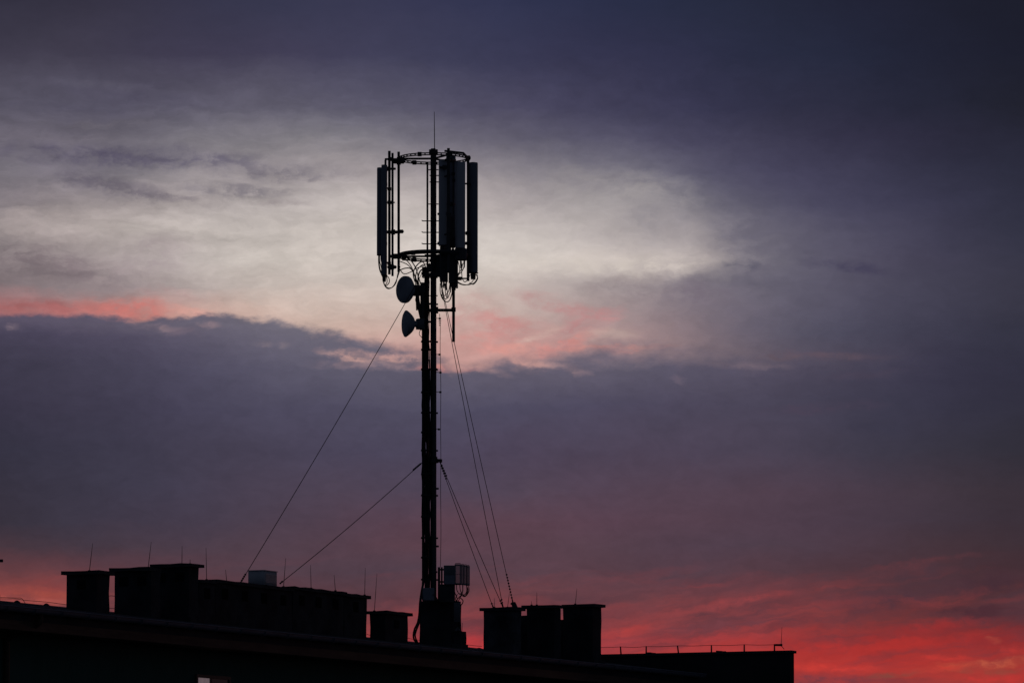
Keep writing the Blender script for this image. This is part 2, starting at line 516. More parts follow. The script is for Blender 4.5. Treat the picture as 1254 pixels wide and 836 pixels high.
# ------------------------------------------------------------------ mast plinth
PB = dict(a0=None)
bp1 = .42
pa0 = a_at(552, bp1); pb0 = b_at(513.9, pa0); pa1 = a_at(558.3, bp1)
zp = z_at(737.6, pa0, bp1)
zr0 = roofz(bp1) - .2
t = thing('mast_plinth', W((pa0 + pa1) / 2, (pb0 + bp1) / 2, zr0), 'dark rendered plinth at the foot of the antenna mast', 'plinth')
MB().rough(pa0, pa1 + .3, pb0, bp1, zr0, zp).build('stack', M['plaster'], t)
MB().rough(pa0 + .004, pa1 + .29, pb0 + .004, bp1 - .004, zp + .006, zp + .06, .004).build('cap', M['cap'], t)
sp0 = pa0 + .12
m = MB(); m.rough(sp0, pa1 + .2, bp1 + .01, b_at(563.2, sp0), zr0 - .3, z_at(772, sp0, bp1), .012, .2)
m.rough(sp0 - .1, pa1 + .2, bp1 + .02, b_at(566, sp0), zr0 - .3, z_at(789, sp0, bp1), .02, .15)
m.build('step', M['plaster'], t)
zp += .062
YF = (W(pa0, 0, 0)).y                         # distance of the plinth's near face

# ------------------------------------------------------------------ the mast


def P(px, py, dy=0.0):
    return at(px, py, YM + dy)


def pipe(m, px0, py0, px1, py1, r, dy=0.0, dy1=None, n=10):
    return m.tube([P(px0, py0, dy), P(px1, py1, dy if dy1 is None else dy1)], r, n)


MX = 530.8
mast = thing('antenna_mast', Vector((P(MX, 738).x, YM, zp)), 'tall guyed tubular steel mast with two antenna rings standing on the roof plinth', 'mast')
base = Vector((P(MX, 738).x, YM, zp))
top = P(MX, 186)
m = MB(); m.tube([base, base.lerp(top, .5), top], .074, 20)
for py in (700, 560, 452, 381, 318):
    c = P(MX, py); m.tube([c - UP * .02, c + UP * .02], .098, 16)
m.build('pole', M['steel'], mast)
m = MB(); m.tube([base, base + UP * .03], .2, 16)
for q in range(6):
    an = q * math.pi / 3
    m.tube([base + Vector((.16 * math.cos(an), .16 * math.sin(an), .03)), base + Vector((.16 * math.cos(an), .16 * math.sin(an), .07))], .014, 6)
m.build('base_plate', M['steel'], mast)
m = MB(); c = P(MX, 185.6)
m.tube([P(MX, 189), P(MX, 183.4)], .11, 16); m.tube([P(MX - 3, 183.6), P(MX + 2.5, 183.2)], .035, 8)
m.build('top_cap', M['dark'], mast)
MB().tube([P(532.2, 186), P(532.0, 160), P(531.8, 137)], [.012, .011, .007], 6).build('lightning_rod', M['dark'], mast)
# cable ladder rail beside the pole, with cables in front of it
MB().tube([Vector((P(523.4, 735).x, YM - .02, zp)), P(523.4, 199, -.02)], .024, 8).build('ladder_rail', M['steel'], mast)
MB().tube([Vector((P(517.6, 735).x, YM + .05, zp)), P(517.4, 350, .05)], .02, 8).build('ladder_rail', M['steel'], mast)
rnd = random.Random(3)
m = MB()
for i, (x, dy, r, yt) in enumerate([(517.2, -.08, .021, 352), (518.9, -.1, .025, 346), (520.7, -.07, .024, 338), (519.7, .02, .02, 352), (522.4, .02, .025, 330), (525.6, -.1, .013, 322), (518.2, -.03, .015, 356), (524.6, .06, .016, 330), (525.9, .09, .02, 440), (526.4, .1, .018, 470), (525.0, -.13, .02, 452), (523.2, -.12, .022, 400), (521.0, -.14, .02, 430), (525.2, -.13, .014, 470), (526.4, -.06, .011, 498)]):
    pts = []
    y = yt
    while y < 716:
        pts.append(P(x + rnd.uniform(-.75, .75), y, dy + rnd.uniform(-.015, .015))); y += 12
    e = rnd.uniform(-1, 1)
    if i in (0, 1, 3, 6):
        e2 = rnd.uniform(-1, 1)
        pts += [P(516.4 + e * .4, 724, -.3), P(514.6 + e * .6, 738, -.62), P(514.0 + e * .6, 750, -.64), P(512.6 + e * 1.2, 762, -.62), P(509.6 + e * 1.8, 769, -.6), P(508 + e2 * 2, 777, -.6), P(509.5 + e2 * 2.5, 783, -.55), P(512 + e2, 787, -.5)]
    else:
        pts += [P(x - .5, 730, -.1), P(x - 1, 735.5, -.1)]
    m.tube(smooth(pts, 2), r, 6)
m.build('cable_bundle', M['cable'], mast)
for k_, py in enumerate([372, 394, 418, 428, 452, 480, 505, 529, 551, 580, 606, 632, 658, 682, 709]):
    m = MB()
    m.box(P(521.5, py, -.02), Vector((.115, 0, 0)), Vector((0, .13, 0)), UP * .012)
    m.tube([P(516.0, py, -.1), P(516.0, py + 1.3, -.1)], .014, 6)
    m.build('cable_clamp', M['dark'], mast)
    if k_ % 2 == 0: MB().box(P(535.0, py + .6, -.03), Vector((.028, 0, 0)), Vector((0, .02, 0)), UP * .02).build('clamp_stub', M['dark'], mast)
for py, x0, x1 in [(208, 523, 537), (215, 526, 538), (223, 526, 538), (250, 523.6, 537), (270.6, 516.4, 538), (284.6, 516.4, 538), (298.6, 516.4, 538), (312, 520, 536), (340, 517, 536), (362, 517, 536)]:
    m = MB(); m.tube([P(x0, py - (.9 if x0 < 520 else 0), -.09), P(x0 + 1.4, py, -.09), P(x1, py, -.09)], .014, 6)
    m.build('step_iron', M['dark'], mast)
# guy collars
for py, s in ((329, 1.0), (564, 1.15)):
    m = MB(); c = P(MX, py)
    m.tube([c - UP * .05, c + UP * .05], .105 * s, 16)
    for an in (R(200), R(320), R(345), R(20)):
        d = Vector((math.cos(an), math.sin(an), 0))
        m.box(c + d * .15, d * .07, Vector((-d.y, d.x, 0)) * .018, UP * .035)
    m.build('guy_collar', M['dark'], mast)

# antenna rings
RC = 531.0; RR = .85


def ringpt(an, py, r=RR, dz=0.0):
    c = P(RC, py)
    return c + Vector((math.cos(an) * r, math.sin(an) * r, dz))


for py, wdt in ((194.3, .016), (313.8, .018)):
    m = MB()
    for dz in (-.024, .024):
        m.tube([ringpt(2 * math.pi * i / 60, py, RR, dz) for i in range(60)], wdt, 6, closed=True)
    for i in range(40):
        an = 2 * math.pi * (i + .5) / 40
        m.tube([ringpt(an, py, RR, -.03), ringpt(an, py, RR, .03)], .02, 6)
    rg = m.build('antenna_ring', M['dark'], mast)
    for an in (R(125), R(247), R(300)) if py < 200 else (R(150), R(125), R(235)):
        c = ringpt(an, py)
        MB().box(c, Vector((.05, 0, 0)), Vector((0, .05, 0)), UP * .05).build('ring_clamp', M['dark'], rg)
    for an in (R(178), R(58), R(-62)):
        MB().tube([P(RC, py), ringpt(an, py, RR)], .026, 8).build('spoke', M['dark'], mast)
# heavier rounded bar on the near half of the lower ring
m = MB(); m.tube([ringpt(R(180 + 9 * i), 313.2, RR * .99, .01) for i in range(1, 20)], [.02] + [.048] * 17 + [.02], 8); m.build('ring_brace', M['dark'], mast)
m = MB(); m.tube([ringpt(R(-70), 190.5, RR), ringpt(R(-30), 190.5, RR), ringpt(R(5), 193, RR)], .03, 6); m.build('ring_brace', M['dark'], mast)

# mounting pipes between the rings
for px, y0, y1, dy, r in [(488.2, 186, 333, .05, .034), (480.7, 187.5, 338, -.12, .03), (476.8, 185, 336, .22, .035), (472.1, 196, 340, -.35, .028),
                          (549.2, 181.6, 334, -.72, .037), (573.2, 193, 344, .12, .036), (555, 190, 300, .55, .035), (559.6, 318, 353, -.5, .028)]:
    m = MB(); pipe(m, px, y0, px, y1, r, dy)
    m.build('mounting_pipe', M['steel'], mast)
# outrigger brackets of the left sector
for py, x0, x1, dy0, dy1, r in [(197.2, 482.5, 494.3, -.1, .02, .07), (195, 472, 486, -.3, .05, .026), (206.8, 468, 484, -.25, .0, .03), (248, 471, 483, .2, -.12, .018), (284.2, 474, 489, .2, .05, .04), (283.5, 488, 494.5, .0, .03, .022),
                                (313.8, 478, 491, .1, .05, .04), (327, 476, 484, .2, -.1, .045), 
                                (193.5, 570, 576.5, .1, .1, .035), (285.6, 568, 577, .1, .1, .02), (314, 566, 577, .1, .1, .03), (205, 538, 551, -.7, -.7, .03), (225, 558, 574, -.3, .1, .022), (262, 536, 552, -.6, -.5, .03), (250, 546, 560, -.4, .3, .026), (298, 536, 574, -.2, .0, .04), (341, 552, 574, -.3, .1, .02), (196, 546, 557, -.7, .5, .035)]:
    m = MB(); m.tube([P(x0, py, dy0), P(x1, py, dy1)], r, 8); c = P((x0 + x1) / 2, py, (dy0 + dy1) / 2)
    m.box(c, Vector((.05, 0, 0)), Vector((0, .05, 0)), UP * (r + .02))
    m.build('outrigger_bracket', M['dark'], mast)
# drop pipe on its cross arm
m = MB(); m.tube([P(555.4, 343, -.05), P(555.4, 418.5, -.05)], .036, 12); m.build('drop_pipe', M['steel'], mast)
m = MB(); m.box(P(539.5, 379.7, -.05), Vector((.37, 0, 0)), Vector((0, .035, 0)), UP * .034)
m.box(P(535.2, 379.7, -.05), Vector((.03, 0, 0)), Vector((0, .09, 0)), UP * .075); m.box(P(555.4, 379, -.05), Vector((.055, 0, 0)), Vector((0, .055, 0)), UP * .05)
m.build('cross_arm', M['dark'], mast)
# dish mounting pipe and brace
m = MB(); m.tube([P(517.3, 346, -.14), P(517.3, 404, -.14)], .055, 10); m.build('dish_pipe', M['dark'], mast)
m = MB(); m.tube([P(510.5, 352, -.2), P(511.5, 368, -.2), P(516.6, 394, -.14)], [.04, .05, .03], 8)
m.tube([P(509.5, 356, -.18), P(510.5, 380, -.14)], .02, 8); m.build('dish_brace', M['dark'], mast)
# knot of splitters and feeder loops around the pole under the lower ring
m = MB()
m.box(P(530.5, 336.5, -.1), Vector((.22, 0, 0)), Vector((0, .1, 0)), UP * .045)
m.box(P(526, 328, -.13), Vector((.07, 0, 0)), Vector((0, .06, 0)), UP * .1)
m.box(P(519.5, 333, -.08), Vector((.055, 0, 0)), Vector((0, .06, 0)), UP * .12)
m.box(P(536.4, 324, -.1), Vector((.05, 0, 0)), Vector((0, .07, 0)), UP * .22)
m.build('splitter_box', M['dark'], mast)
m = MB()
LOOPS = [[(491, 316), (498, 319), (504, 327), (508, 338), (509, 348)], [(490, 320), (499, 324), (505, 331), (510, 342), (512, 352)],
         [(489, 331), (496, 328.5), (503, 329), (507, 336), (511, 345)], [(490, 313), (502, 318), (509, 328), (512, 338), (516, 350)],
         [(524, 320), (515, 321), (509, 327), (506, 335), (508, 345)], [(526, 323), (517, 324.5), (511, 331), (509, 340), (511, 349)],
         [(524, 330), (517, 330), (513, 335), (512, 344), (514, 352)], [(505, 320), (513, 319), (519, 322), (522, 330)],
         [(534, 318), (538, 324), (538, 333), (534, 340)], [(487, 325), (494, 335), (503, 333), (509, 329), (520, 325)],
         [(516, 352), (521, 360), (525, 370), (523, 384)], [(522, 345), (519, 356), (524, 366), (521, 378)]]
for L in LOOPS:
    d0 = rnd.uniform(-.25, .15)
    m.tube(smooth([P(x, y, d0 * (1 - i / len(L)) - .1) for i, (x, y) in enumerate(L)], 6), rnd.choice([.012, .015, .018]), 6)
m.build('feeder_cables', M['cable'], mast)

# lightning conductor down the right of the pole
t = thing('down_conductor', P(539.8, 735, -.05), 'thin earthing wire with stand-off insulators running down right beside the mast', 'wire')
ws = [P(538.4, 384), P(538.6, 390), P(539.2, 400), P(539.0, 430), P(539.8, 470), P(539.6, 520), P(539.9, 560), P(539.6, 600), P(540, 650), P(539.4, 694)]
MB().tube(smooth(ws, 4), .0075, 6).build('wire', M['cable'], t)
for x, py in [(538.6, 390), (538.3, 434), (539.4, 456), (539.3, 480), (538.6, 525.5), (537, 598), (537, 668.6)]:
    m = MB(); m.tube([P(533.6, py - .4, -.02), P(x + .5, py, 0)], .008, 6); m.box(P(x - (1.2 if py > 500 else 0), py, 0), Vector((.028, 0, 0)), Vector((0, .022, 0)), UP * .022)
    m.build('standoff', M['dark'], t)
m = MB()
for i in range(3): m.lathe(P(538.7, 393 + i * 2.6), UP, [(-.012, .01), (-.005, .035 - .006 * i), (.005, .035 - .006 * i), (.012, .01)], 10)
m.build('insulator', M['porc'], t)

# ------------------------------------------------------------------ panel antennas
G_PA = 'panel antennas around the mast head'


def panel(px0, px1, py0, py1, dy, depth, yaw, matn, label, pipe_px, pipe_dy, cables=(), conn=3, by=(.12, .8)):
    bot = P((px0 + px1) / 2, py1, dy); topp = P((px0 + px1) / 2, py0, dy)
    wid = (P(px1, py0, dy) - P(px0, py0, dy)).x
    t = thing('panel_antenna', bot, label, 'antenna', G_PA)
    ca, sa = math.cos(yaw), math.sin(yaw)
    half = (wid - depth * abs(sa)) / 2 / max(.3, abs(ca))
    ex = Vector((ca, sa, 0)) * half; ey = Vector((-sa, ca, 0)) * (depth / 2)
    c = (bot + topp) / 2; h = (topp.z - bot.z) / 2
    MB().box(c, ex, ey, UP * h, min(half, depth / 2) * .6).build('radome', M[matn], t)
    MB().box(bot - UP * .012, ex * .9, ey * .9, UP * .0115).build('end_cap', M['dark'], t)
    for f in by:
        z = bot.z + (topp.z - bot.z) * f
        p = Vector((bot.x, bot.y, z)); q = P(pipe_px, 250, pipe_dy); q.z = z
        dirn = (q - p)
        m = MB(); m.tube([p + dirn * .25, q], .022, 6); m.box(q, Vector((.045, 0, 0)), Vector((0, .05, 0)), UP * .035)
        m.build('bracket', M['dark'], t)
    for i in range(conn):
        f = (i + .5) / conn - .5
        p = bot + ex * f * 1.5 - UP * .02
        MB().tube([p, p - UP * .1, p - UP * .16], [.02, .02, .012], 8).build('connector', M['dark'], t)
    for cb in cables:
        d = rnd.uniform(-.1, .1)
        MB().tube(smooth([P(x, y, dy + d * (i > 0)) for i, (x, y) in enumerate(cb)], 6), .0115, 6).build('cable', M['cable'], t)
    return t


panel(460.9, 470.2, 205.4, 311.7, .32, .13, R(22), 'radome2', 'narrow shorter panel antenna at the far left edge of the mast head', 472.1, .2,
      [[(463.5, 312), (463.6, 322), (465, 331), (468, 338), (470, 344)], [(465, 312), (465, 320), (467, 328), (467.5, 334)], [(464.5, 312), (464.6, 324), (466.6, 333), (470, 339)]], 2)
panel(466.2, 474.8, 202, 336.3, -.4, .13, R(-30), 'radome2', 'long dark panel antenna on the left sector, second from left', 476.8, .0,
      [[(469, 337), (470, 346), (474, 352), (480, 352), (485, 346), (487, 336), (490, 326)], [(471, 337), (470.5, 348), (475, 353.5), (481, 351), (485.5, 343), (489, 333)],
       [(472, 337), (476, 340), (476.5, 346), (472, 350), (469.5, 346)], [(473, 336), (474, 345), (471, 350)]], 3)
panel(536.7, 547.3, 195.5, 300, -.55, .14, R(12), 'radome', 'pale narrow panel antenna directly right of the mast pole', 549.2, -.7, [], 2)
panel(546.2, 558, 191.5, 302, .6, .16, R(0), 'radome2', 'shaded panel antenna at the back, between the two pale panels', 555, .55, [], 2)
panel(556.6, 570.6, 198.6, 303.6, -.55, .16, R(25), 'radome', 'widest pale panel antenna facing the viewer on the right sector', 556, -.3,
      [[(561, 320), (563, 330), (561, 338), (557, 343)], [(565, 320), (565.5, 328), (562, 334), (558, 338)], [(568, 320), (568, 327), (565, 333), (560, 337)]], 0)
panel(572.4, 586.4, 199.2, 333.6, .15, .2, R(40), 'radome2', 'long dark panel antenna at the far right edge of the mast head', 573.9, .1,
      [[(584, 335), (584.6, 340), (581, 346), (574, 348.6), (566, 348), (559, 344)], [(580, 336), (580, 342), (576, 347), (569, 349), (562, 347), (557, 342)],
       [(576, 336), (573, 342), (569, 345), (566, 340), (565.5, 330), (567, 322)], [(582, 335), (585, 341), (580, 348), (575, 346)]], 4)

# radio units behind the right panels
G_RU = 'radio units at the mast head'


def radio(px0, px1, py0, py1, dy, label, loops=()):
    a = P(px0, py1, dy); b = P(px1, py0, dy)
    t = thing('radio_unit', Vector(((a.x + b.x) / 2, YM + dy, a.z)), label, 'radio unit', G_RU)
    c = (a + b) / 2; hx = (b.x - a.x) / 2; hz = (b.z - a.z) / 2
    MB().box(c, Vector((hx, 0, 0)), Vector((0, .09, 0)), UP * hz, .02).build('casing', M['radio'], t)
    m = MB()
    for i in range(7):
        m.box(c + Vector((-hx * .8 + hx * 1.6 * i / 6, -.105, 0)), Vector((.006, 0, 0)), Vector((0, .0145, 0)), UP * hz * .88)
    m.build('cooling_fins', M['radio'], t)
    for i in range(3):
        p = Vector((a.x + (b.x - a.x) * (i + .7) / 3.4, YM + dy, a.z))
        MB().tube([p, p - UP * .07, p - UP * .14 - UP * rnd.uniform(0, .1)], [.022, .022, .014], 8).build('connector', M['dark'], t)
    for L in loops:
        MB().tube(smooth([P(x, y, dy) for x, y in L], 6), .0115, 6).build('cable', M['cable'], t)
    return t


radio(538.6, 548.6, 302, 345, -.3, 'dark upright radio unit clamped beside the pole under the pale narrow panel', [[(539, 347), (539.2, 358), (542, 366), (546.5, 369.5), (551, 367), (553.5, 358), (552.5, 347)], [(543, 347), (541, 357), (545, 366), (548, 362), (547, 350)], [(545, 347), (545.5, 358), (548, 365), (551, 358)]])
radio(549.4, 559.4, 306, 346.5, -.35, 'dark radio unit under the widest pale panel, left of the cable loops', [[(551, 347), (549, 357), (544, 362), (541, 356)], [(553, 347), (554, 356), (550, 368.5), (544, 368), (540.5, 360)]])
radio(545.5, 557.5, 263, 303, .1, 'dark radio unit set deep between the two pale panels at the mast head')
radio(540, 547, 285, 303, -.1, 'small dark filter box hidden low behind the pale narrow panel')
radio(557, 571.6, 304.5, 319, -.5, 'squat dark radio box directly below the widest pale panel')

# ------------------------------------------------------------------ microwave dishes
G_MD = 'microwave dishes on the mast'


def dish(cx, cy, Rm, az, dy, prof_depth, label, drum, arm_px):
    c = P(cx, cy, dy)
    ax = Vector((math.cos(az), math.sin(az), 0))       # pointing direction
    t = thing('microwave_dish', c, label, 'dish antenna', G_MD)
    prof = [(-prof_depth - .09, .07), (-prof_depth, .085)]
    for i in range(1, 9):
        f = i / 8
        prof.append((-prof_depth * (1 - f ** 1.6), .085 + (Rm - .085) * f ** .9))
    prof += [(drum, Rm), (drum + .006, Rm * .985)]
    MB().lathe(c, ax, prof, 36).build('reflector', M['dish'], t)
    MB().lathe(c, ax, [(drum + .004, Rm * .97), (drum + .03, Rm * .85), (drum + .05, Rm * .55), (drum + .058, Rm * .1)], 36).build('radome_cover', M['dish'], t)
    k = c - ax * (prof_depth + .16)
    MB().box(k, ax * .1, Vector((-ax.y, ax.x, 0)) * .09, UP * .13, .02).build('outdoor_unit', M['radio'], t)
    q = P(arm_px, cy, -.14)
    m = MB(); m.tube([k, q], .035, 8); m.box(q, Vector((.07, 0, 0)), Vector((0, .08, 0)), UP * .09)
    m.build('mount', M['dark'], t)
    MB().tube(smooth([k - UP * .13, k - UP * .25 + ax * .03, k - UP * .35 - ax * .05, q - UP * .45 - Vector((0, .08, 0))], 6), .009, 6).build('cable', M['cable'], t)


dish(497.3, 354.6, .335, R(218), -.3, .16, 'larger looking upper grey microwave dish turned towards the viewer on the mast', .06, 517)
dish(497.6, 396.3, .33, R(196), -.25, .2, 'lower grey microwave dish seen nearly edge on like a cone', .02, 517)

# ------------------------------------------------------------------ guy wires
G_GW = 'guy wires bracing the mast'


def guy(p0, d0, p1, Y1, label, ins0=0, ins1=0, zend=None):
    A = P(*p0, d0); B = at(*p1, Y1)
    if zend is not None:
        pass
    t = thing('guy_wire', B, label, 'guy wire', G_GW)
    pts = []
    L = (B - A).length
    for i in range(17):
        f = i / 16
        p = A.lerp(B, f); p.z -= .006 * L * 4 * f * (1 - f)
        pts.append(p)
    MB().tube(pts, .0085, 6).build('wire', M['cable'], t)
    d = (B - A).normalized()
    for (start, sgn, n_) in ((A, 1, ins0), (B, -1, ins1)):
        for i in range(n_):
            p = start + d * sgn * (.12 + .075 * i)
            MB().lathe(p, d, [(-.02, .01), (-.01, .024), (.01, .024), (.02, .01)], 8).build('wire_clip', M['dark'], t)
    if ins1:
        MB().tube([B - d * .1, B], [.012, .02], 8).build('anchor', M['dark'], t)
    return t


guy((520, 329), -.1, (294, 714), yof(S2, .32), 'long upper guy wire running from the mast head down left to the chimney row', 2, 4)
guy((517, 566), -.1, (343, 714), yof(S2, .85), 'lower guy wire sloping left from mid mast to beside the pale metal box', 7, 1)
YC = yof(C5, .3)
guy((536.4, 329), .1, (616, 743), YC, 'upper right guy wire, the steeper of the pair from the mast head', 2, 2)
guy((536.4, 329), 0, (628, 737), YC, 'outermost right guy wire from the mast head, ending in a row of clips', 2, 9)
guy((538.5, 565), .1, (604, 743.5), YC, 'inner lower right guy wire from the mid mast collar', 6, 1)
guy((539, 565), 0, (616, 743), YC, 'lower right guy wire ending at the double anchor of the patchy chimney', 5, 2)
# anchor lug that stands up on the patchy chimney cap
t = thing('anchor_bracket', at(629, 743, YC), 'dark lumpy guy wire anchor bracket on top of the patchy chimney', 'bracket')
m = MB()
m.tube([at(631, 744.5, YC), at(629.5, 740, YC), at(628.6, 737, YC)], [.07, .065, .05], 10); m.tube([at(625.2, 739.2, YC), at(629, 738, YC)], [.018, .05], 8)
m.build('lug', M['cap'], t)
MB().box(at(631, 744.6, YC), Vector((.14, 0, 0)), Vector((0, .1, 0)), UP * .03).build('plate', M['dark'], t)

# ------------------------------------------------------------------ cabinets at the mast foot
t = thing('equipment_cabinet', P(524.6, 736, -.35), 'pale grey square cabinet fixed low on the front of the mast', 'cabinet')
a = P(517.6, 735.2, -.35); b = P(532, 719.6, -.35)
MB().box((a + b) / 2, Vector(((b.x - a.x) / 2, 0, 0)), Vector((0, .1, 0)), UP * ((b.z - a.z) / 2), .012).build('casing', M['radome2'], t)
MB().box((a + b) / 2 + Vector((0, -.106, 0)), Vector(((b.x - a.x) / 2 * .9, 0, 0)), Vector((0, .005, 0)), UP * ((b.z - a.z) / 2 * .9)).build('door', M['radome2'], t)
MB().tube([P(530.4, 727, -.47), P(530.4, 729, -.47)], .01, 6).build('handle', M['dark'], t)

t = thing('radio_cabinet', P(552, 737, -.1), 'dark radio cabinet with pale finned heat sinks on a post right of the mast foot', 'radio cabinet')
m = MB()
for x in (537.6, 541): m.tube([Vector((P(x, 735).x, YM - .05, zp)), P(x, 694, -.05)], .022 if x > 540 else .03, 8)
m.build('post', M['steel'], t)
m = MB()
for py in (697, 712, 724): m.tube([P(537, py, -.05), P(545, py, -.05)], .025, 6)
m.build('bracket', M['dark'], t)
a = P(543.4, 714.5, -.1); b = P(557.4, 692.2, -.1)
MB().box((a + b) / 2, Vector(((b.x - a.x) / 2, 0, 0)), Vector((0, .14, 0)), UP * ((b.z - a.z) / 2), .015).build('casing', M['radio'], t)
a2 = P(544, 714.8, -.25); b2 = P(556.8, 704, -.25)
MB().box((a2 + b2) / 2, Vector(((b2.x - a2.x) / 2, 0, 0)), Vector((0, .012, 0)), UP * ((b2.z - a2.z) / 2)).build('cover_plate', M['radome2'], t)
for i, (xa, xb) in enumerate(((557.4, 564.1), (565.0, 567.7), (568.5, 571.3), (571.9, 574.6))):
    dy = -.12
    yt, yb = 690.9 + .7 * i, 714.8 + .5 * i
    nf = 6 if i == 0 else 3
    m = MB()
    for q in range(nf):
        x = xa + (xb - xa) * q / (nf - 1)
        a = P(x, yb, dy); b = P(x, yt, dy); th = .014 if q in (0, nf - 1) else .009
        m.box((a + b) / 2, Vector((th, 0, 0)), Vector((0, .11, 0)), UP * ((b.z - a.z) / 2))
    for yy in (yt + .5, yb - .4, (yt + yb) / 2):
        a = P(xa, yy, dy); b = P(xb, yy, dy); m.box((a + b) / 2, Vector(((b.x - a.x) / 2, 0, 0)), Vector((0, .1 if yy != (yt + yb) / 2 else .02, 0)), UP * (.012 if yy != (yt + yb) / 2 else .005))
    hs = m.build('heat_sink', M['fins'], t)
    h = MB(); h.tube([P(xa + .3, yt + .4, dy - .08), P(xa + .3, yt - 1.3, dy - .08), P(xb - .3, yt - 1.3, dy - .08), P(xb - .3, yt + .4, dy - .08)], .011, 6)
    h.build('handle', M['dark'], hs)
MB().box(P(565.3, 714.9, -.06), Vector((.17, 0, 0)), Vector((0, .03, 0)), UP * .018).build('fixing_bar', M['dark'], t)
for L in [[(559, 714), (559.5, 722), (563, 727), (566.5, 724), (566.6, 715)], [(563, 715), (564, 723), (568, 728), (571.5, 724), (571.6, 716)], [(567, 716), (566, 726), (562, 731), (559, 735), (557, 741)],
          [(571, 716), (573, 722), (570, 729), (565, 729), (561, 736)], [(574, 717), (574, 724), (569, 730), (563, 726)], [(560, 727), (558, 733), (561, 740), (565, 740), (567, 735), (563, 731)], [(556, 715), (557, 725), (560, 733), (558, 741)]]:
    MB().tube(smooth([P(x, y, -.15 + .02 * i) for i, (x, y) in enumerate(L)], 6), .012, 6).build('cable', M['cable'], t)
m = MB(); a = P(538.4, 737, -.08); b = P(557.2, 715.2, -.08)
m.box((a + b) / 2, Vector(((b.x - a.x) / 2, 0, 0)), Vector((0, .11, 0)), UP * ((b.z - a.z) / 2)); m.build('lower_casing', M['dark'], t)

YJ = W(pa0, bp1, 0).y - .02
t = thing('junction_box', at(559.8, 762, YJ), 'dark junction box hung on the right side of the mast plinth', 'junction box')
a = at(556, 761.5, YJ); b = at(563.6, 737.5, YJ)
MB().box((a + b) / 2 , Vector(((b.x - a.x) / 2, 0, 0)), Vector((0, .1, 0)), UP * ((b.z - a.z) / 2), .015).build('casing', M['radio'], t)
m = MB()
for x, yb in ((559.5, 772), (561, 769), (562.2, 771)): m.tube(smooth([at(x, 761, YJ), at(x + .4, 766, YJ), at(x - 1, yb, YJ)], 5), .012, 6)
m.build('cable', M['cable'], t)
MB().tube([at(558.3, 772, YJ), at(560.8, 768, YJ), at(562.4, 771.6, YJ)], .03, 8).build('gland', M['radio'], t)
# rod beside the plinth with its bracket
t = thing('lightning_rod', at(564.7, 794, YJ), 'thin rod held by a small bracket on the right side of the mast plinth', 'lightning rod', G_LR)
MB().tube([at(564.5, 796, YJ), at(566.3, 762, YJ)], [.009, .005], 6).build('rod', M['dark'], t)
MB().box(at(564.4, 775.2, YJ), Vector((.045, 0, 0)), Vector((0, .02, 0)), UP * .02).build('bracket', M['dark'], t)

# ------------------------------------------------------------------ roof conductors and small roof things
bc = bRidge + .3


def roofline_wire(name, pts, label, holders, b, mat_='dark'):
    P3 = []
    for px, py in pts:
        a = a_at(px, b); P3.append(W(a, b, z_at(py, a, b)))
    t = thing(name, P3[0], label, 'wire', 'earthing wires along the roof')
    MB().tube(smooth(P3, 4), .006, 6).build('wire', M[mat_], t)
    for px, py0, py1, lean in holders:
        a = a_at(px, b)
        MB().tube([W(a, b, z_at(py1, a, b)), W(a + lean, b, z_at(py0, a, b))], [.02, .018], 8).build('holder', M['cap'], t)
    return t


roofline_wire('roof_conductor', [(-20, 728.6), (0, 730.8), (19, 731.6), (26, 732.2), (31, 738.5)], 'loose curl of earthing wire at the extreme left of the roof ridge', [], bc)
roofline_wire('roof_conductor', [(-25, 731.5), (0, 732.6), (20, 732.8), (30, 734.5), (56, 736.6), (79, 739.6), (105, 742.5)], 'earthing wire along the roof ridge left of the lone chimney', [(-1.2, 727.5, 736, 0)], bc)
roofline_wire('roof_conductor', [(133, 744.2), (141, 744.6)], 'low earthing wire crossing the narrow gap between the two leftmost chimneys', [], bc)
roofline_wire('roof_conductor', [(133.4, 729.3), (136.5, 729), (140.6, 729.6)], 'upper earthing wire crossing the narrow gap between the two leftmost chimneys', [], 0)
roofline_wire('roof_conductor', [(449, 776), (454, 777.5)], 'short earthing wire between the chimney row and the small chimney', [], bc)
roofline_wire('roof_conductor', [(496, 780), (505, 782), (515, 783.5)], 'short earthing wire between the small chimney and the mast plinth', [], bc)
roofline_wire('roof_conductor', [(560, 787.4), (572, 789), (590, 791)], 'earthing wire between the mast plinth and the patchy chimney', [], bc)
for px, py, r, lab in ((20.5, 734.6, .075, 'rounded concrete wire weight on the roof ridge, farthest left'), (56.5, 738.2, .07, 'rounded concrete wire weight on the ridge near the lone chimney'),
                       (507, 786, .08, 'dark lump of cable slack at the foot of the plinth cables'), (586.5, 792.5, .11, 'rounded lump of roofing mortar at the left foot of the patchy chimney')):
    b = bc; a = a_at(px, b); z = z_at(py, a, b)
    MB().lathe(W(a, b, z - .14), UP, [(0, r * 1.5), (.05, r * 1.4), (.1, r), (.13, r * .5), (.14, .01)], 14).build('wire_weight', M['cap'], label=lab, category='weight', group='lumps on the roof ridge')

# parapet wire on the wing
bO = aW - .0
t = thing('parapet_wire', W(aW + .1, b_at(860, aW), zW), 'earthing wire on six short holders along the right hand parapet', 'wire')


def wp(px, py, da=.12):
    b = b_at(px, aW + da)
    return W(aW + da, b, z_at(py, aW + da, b))


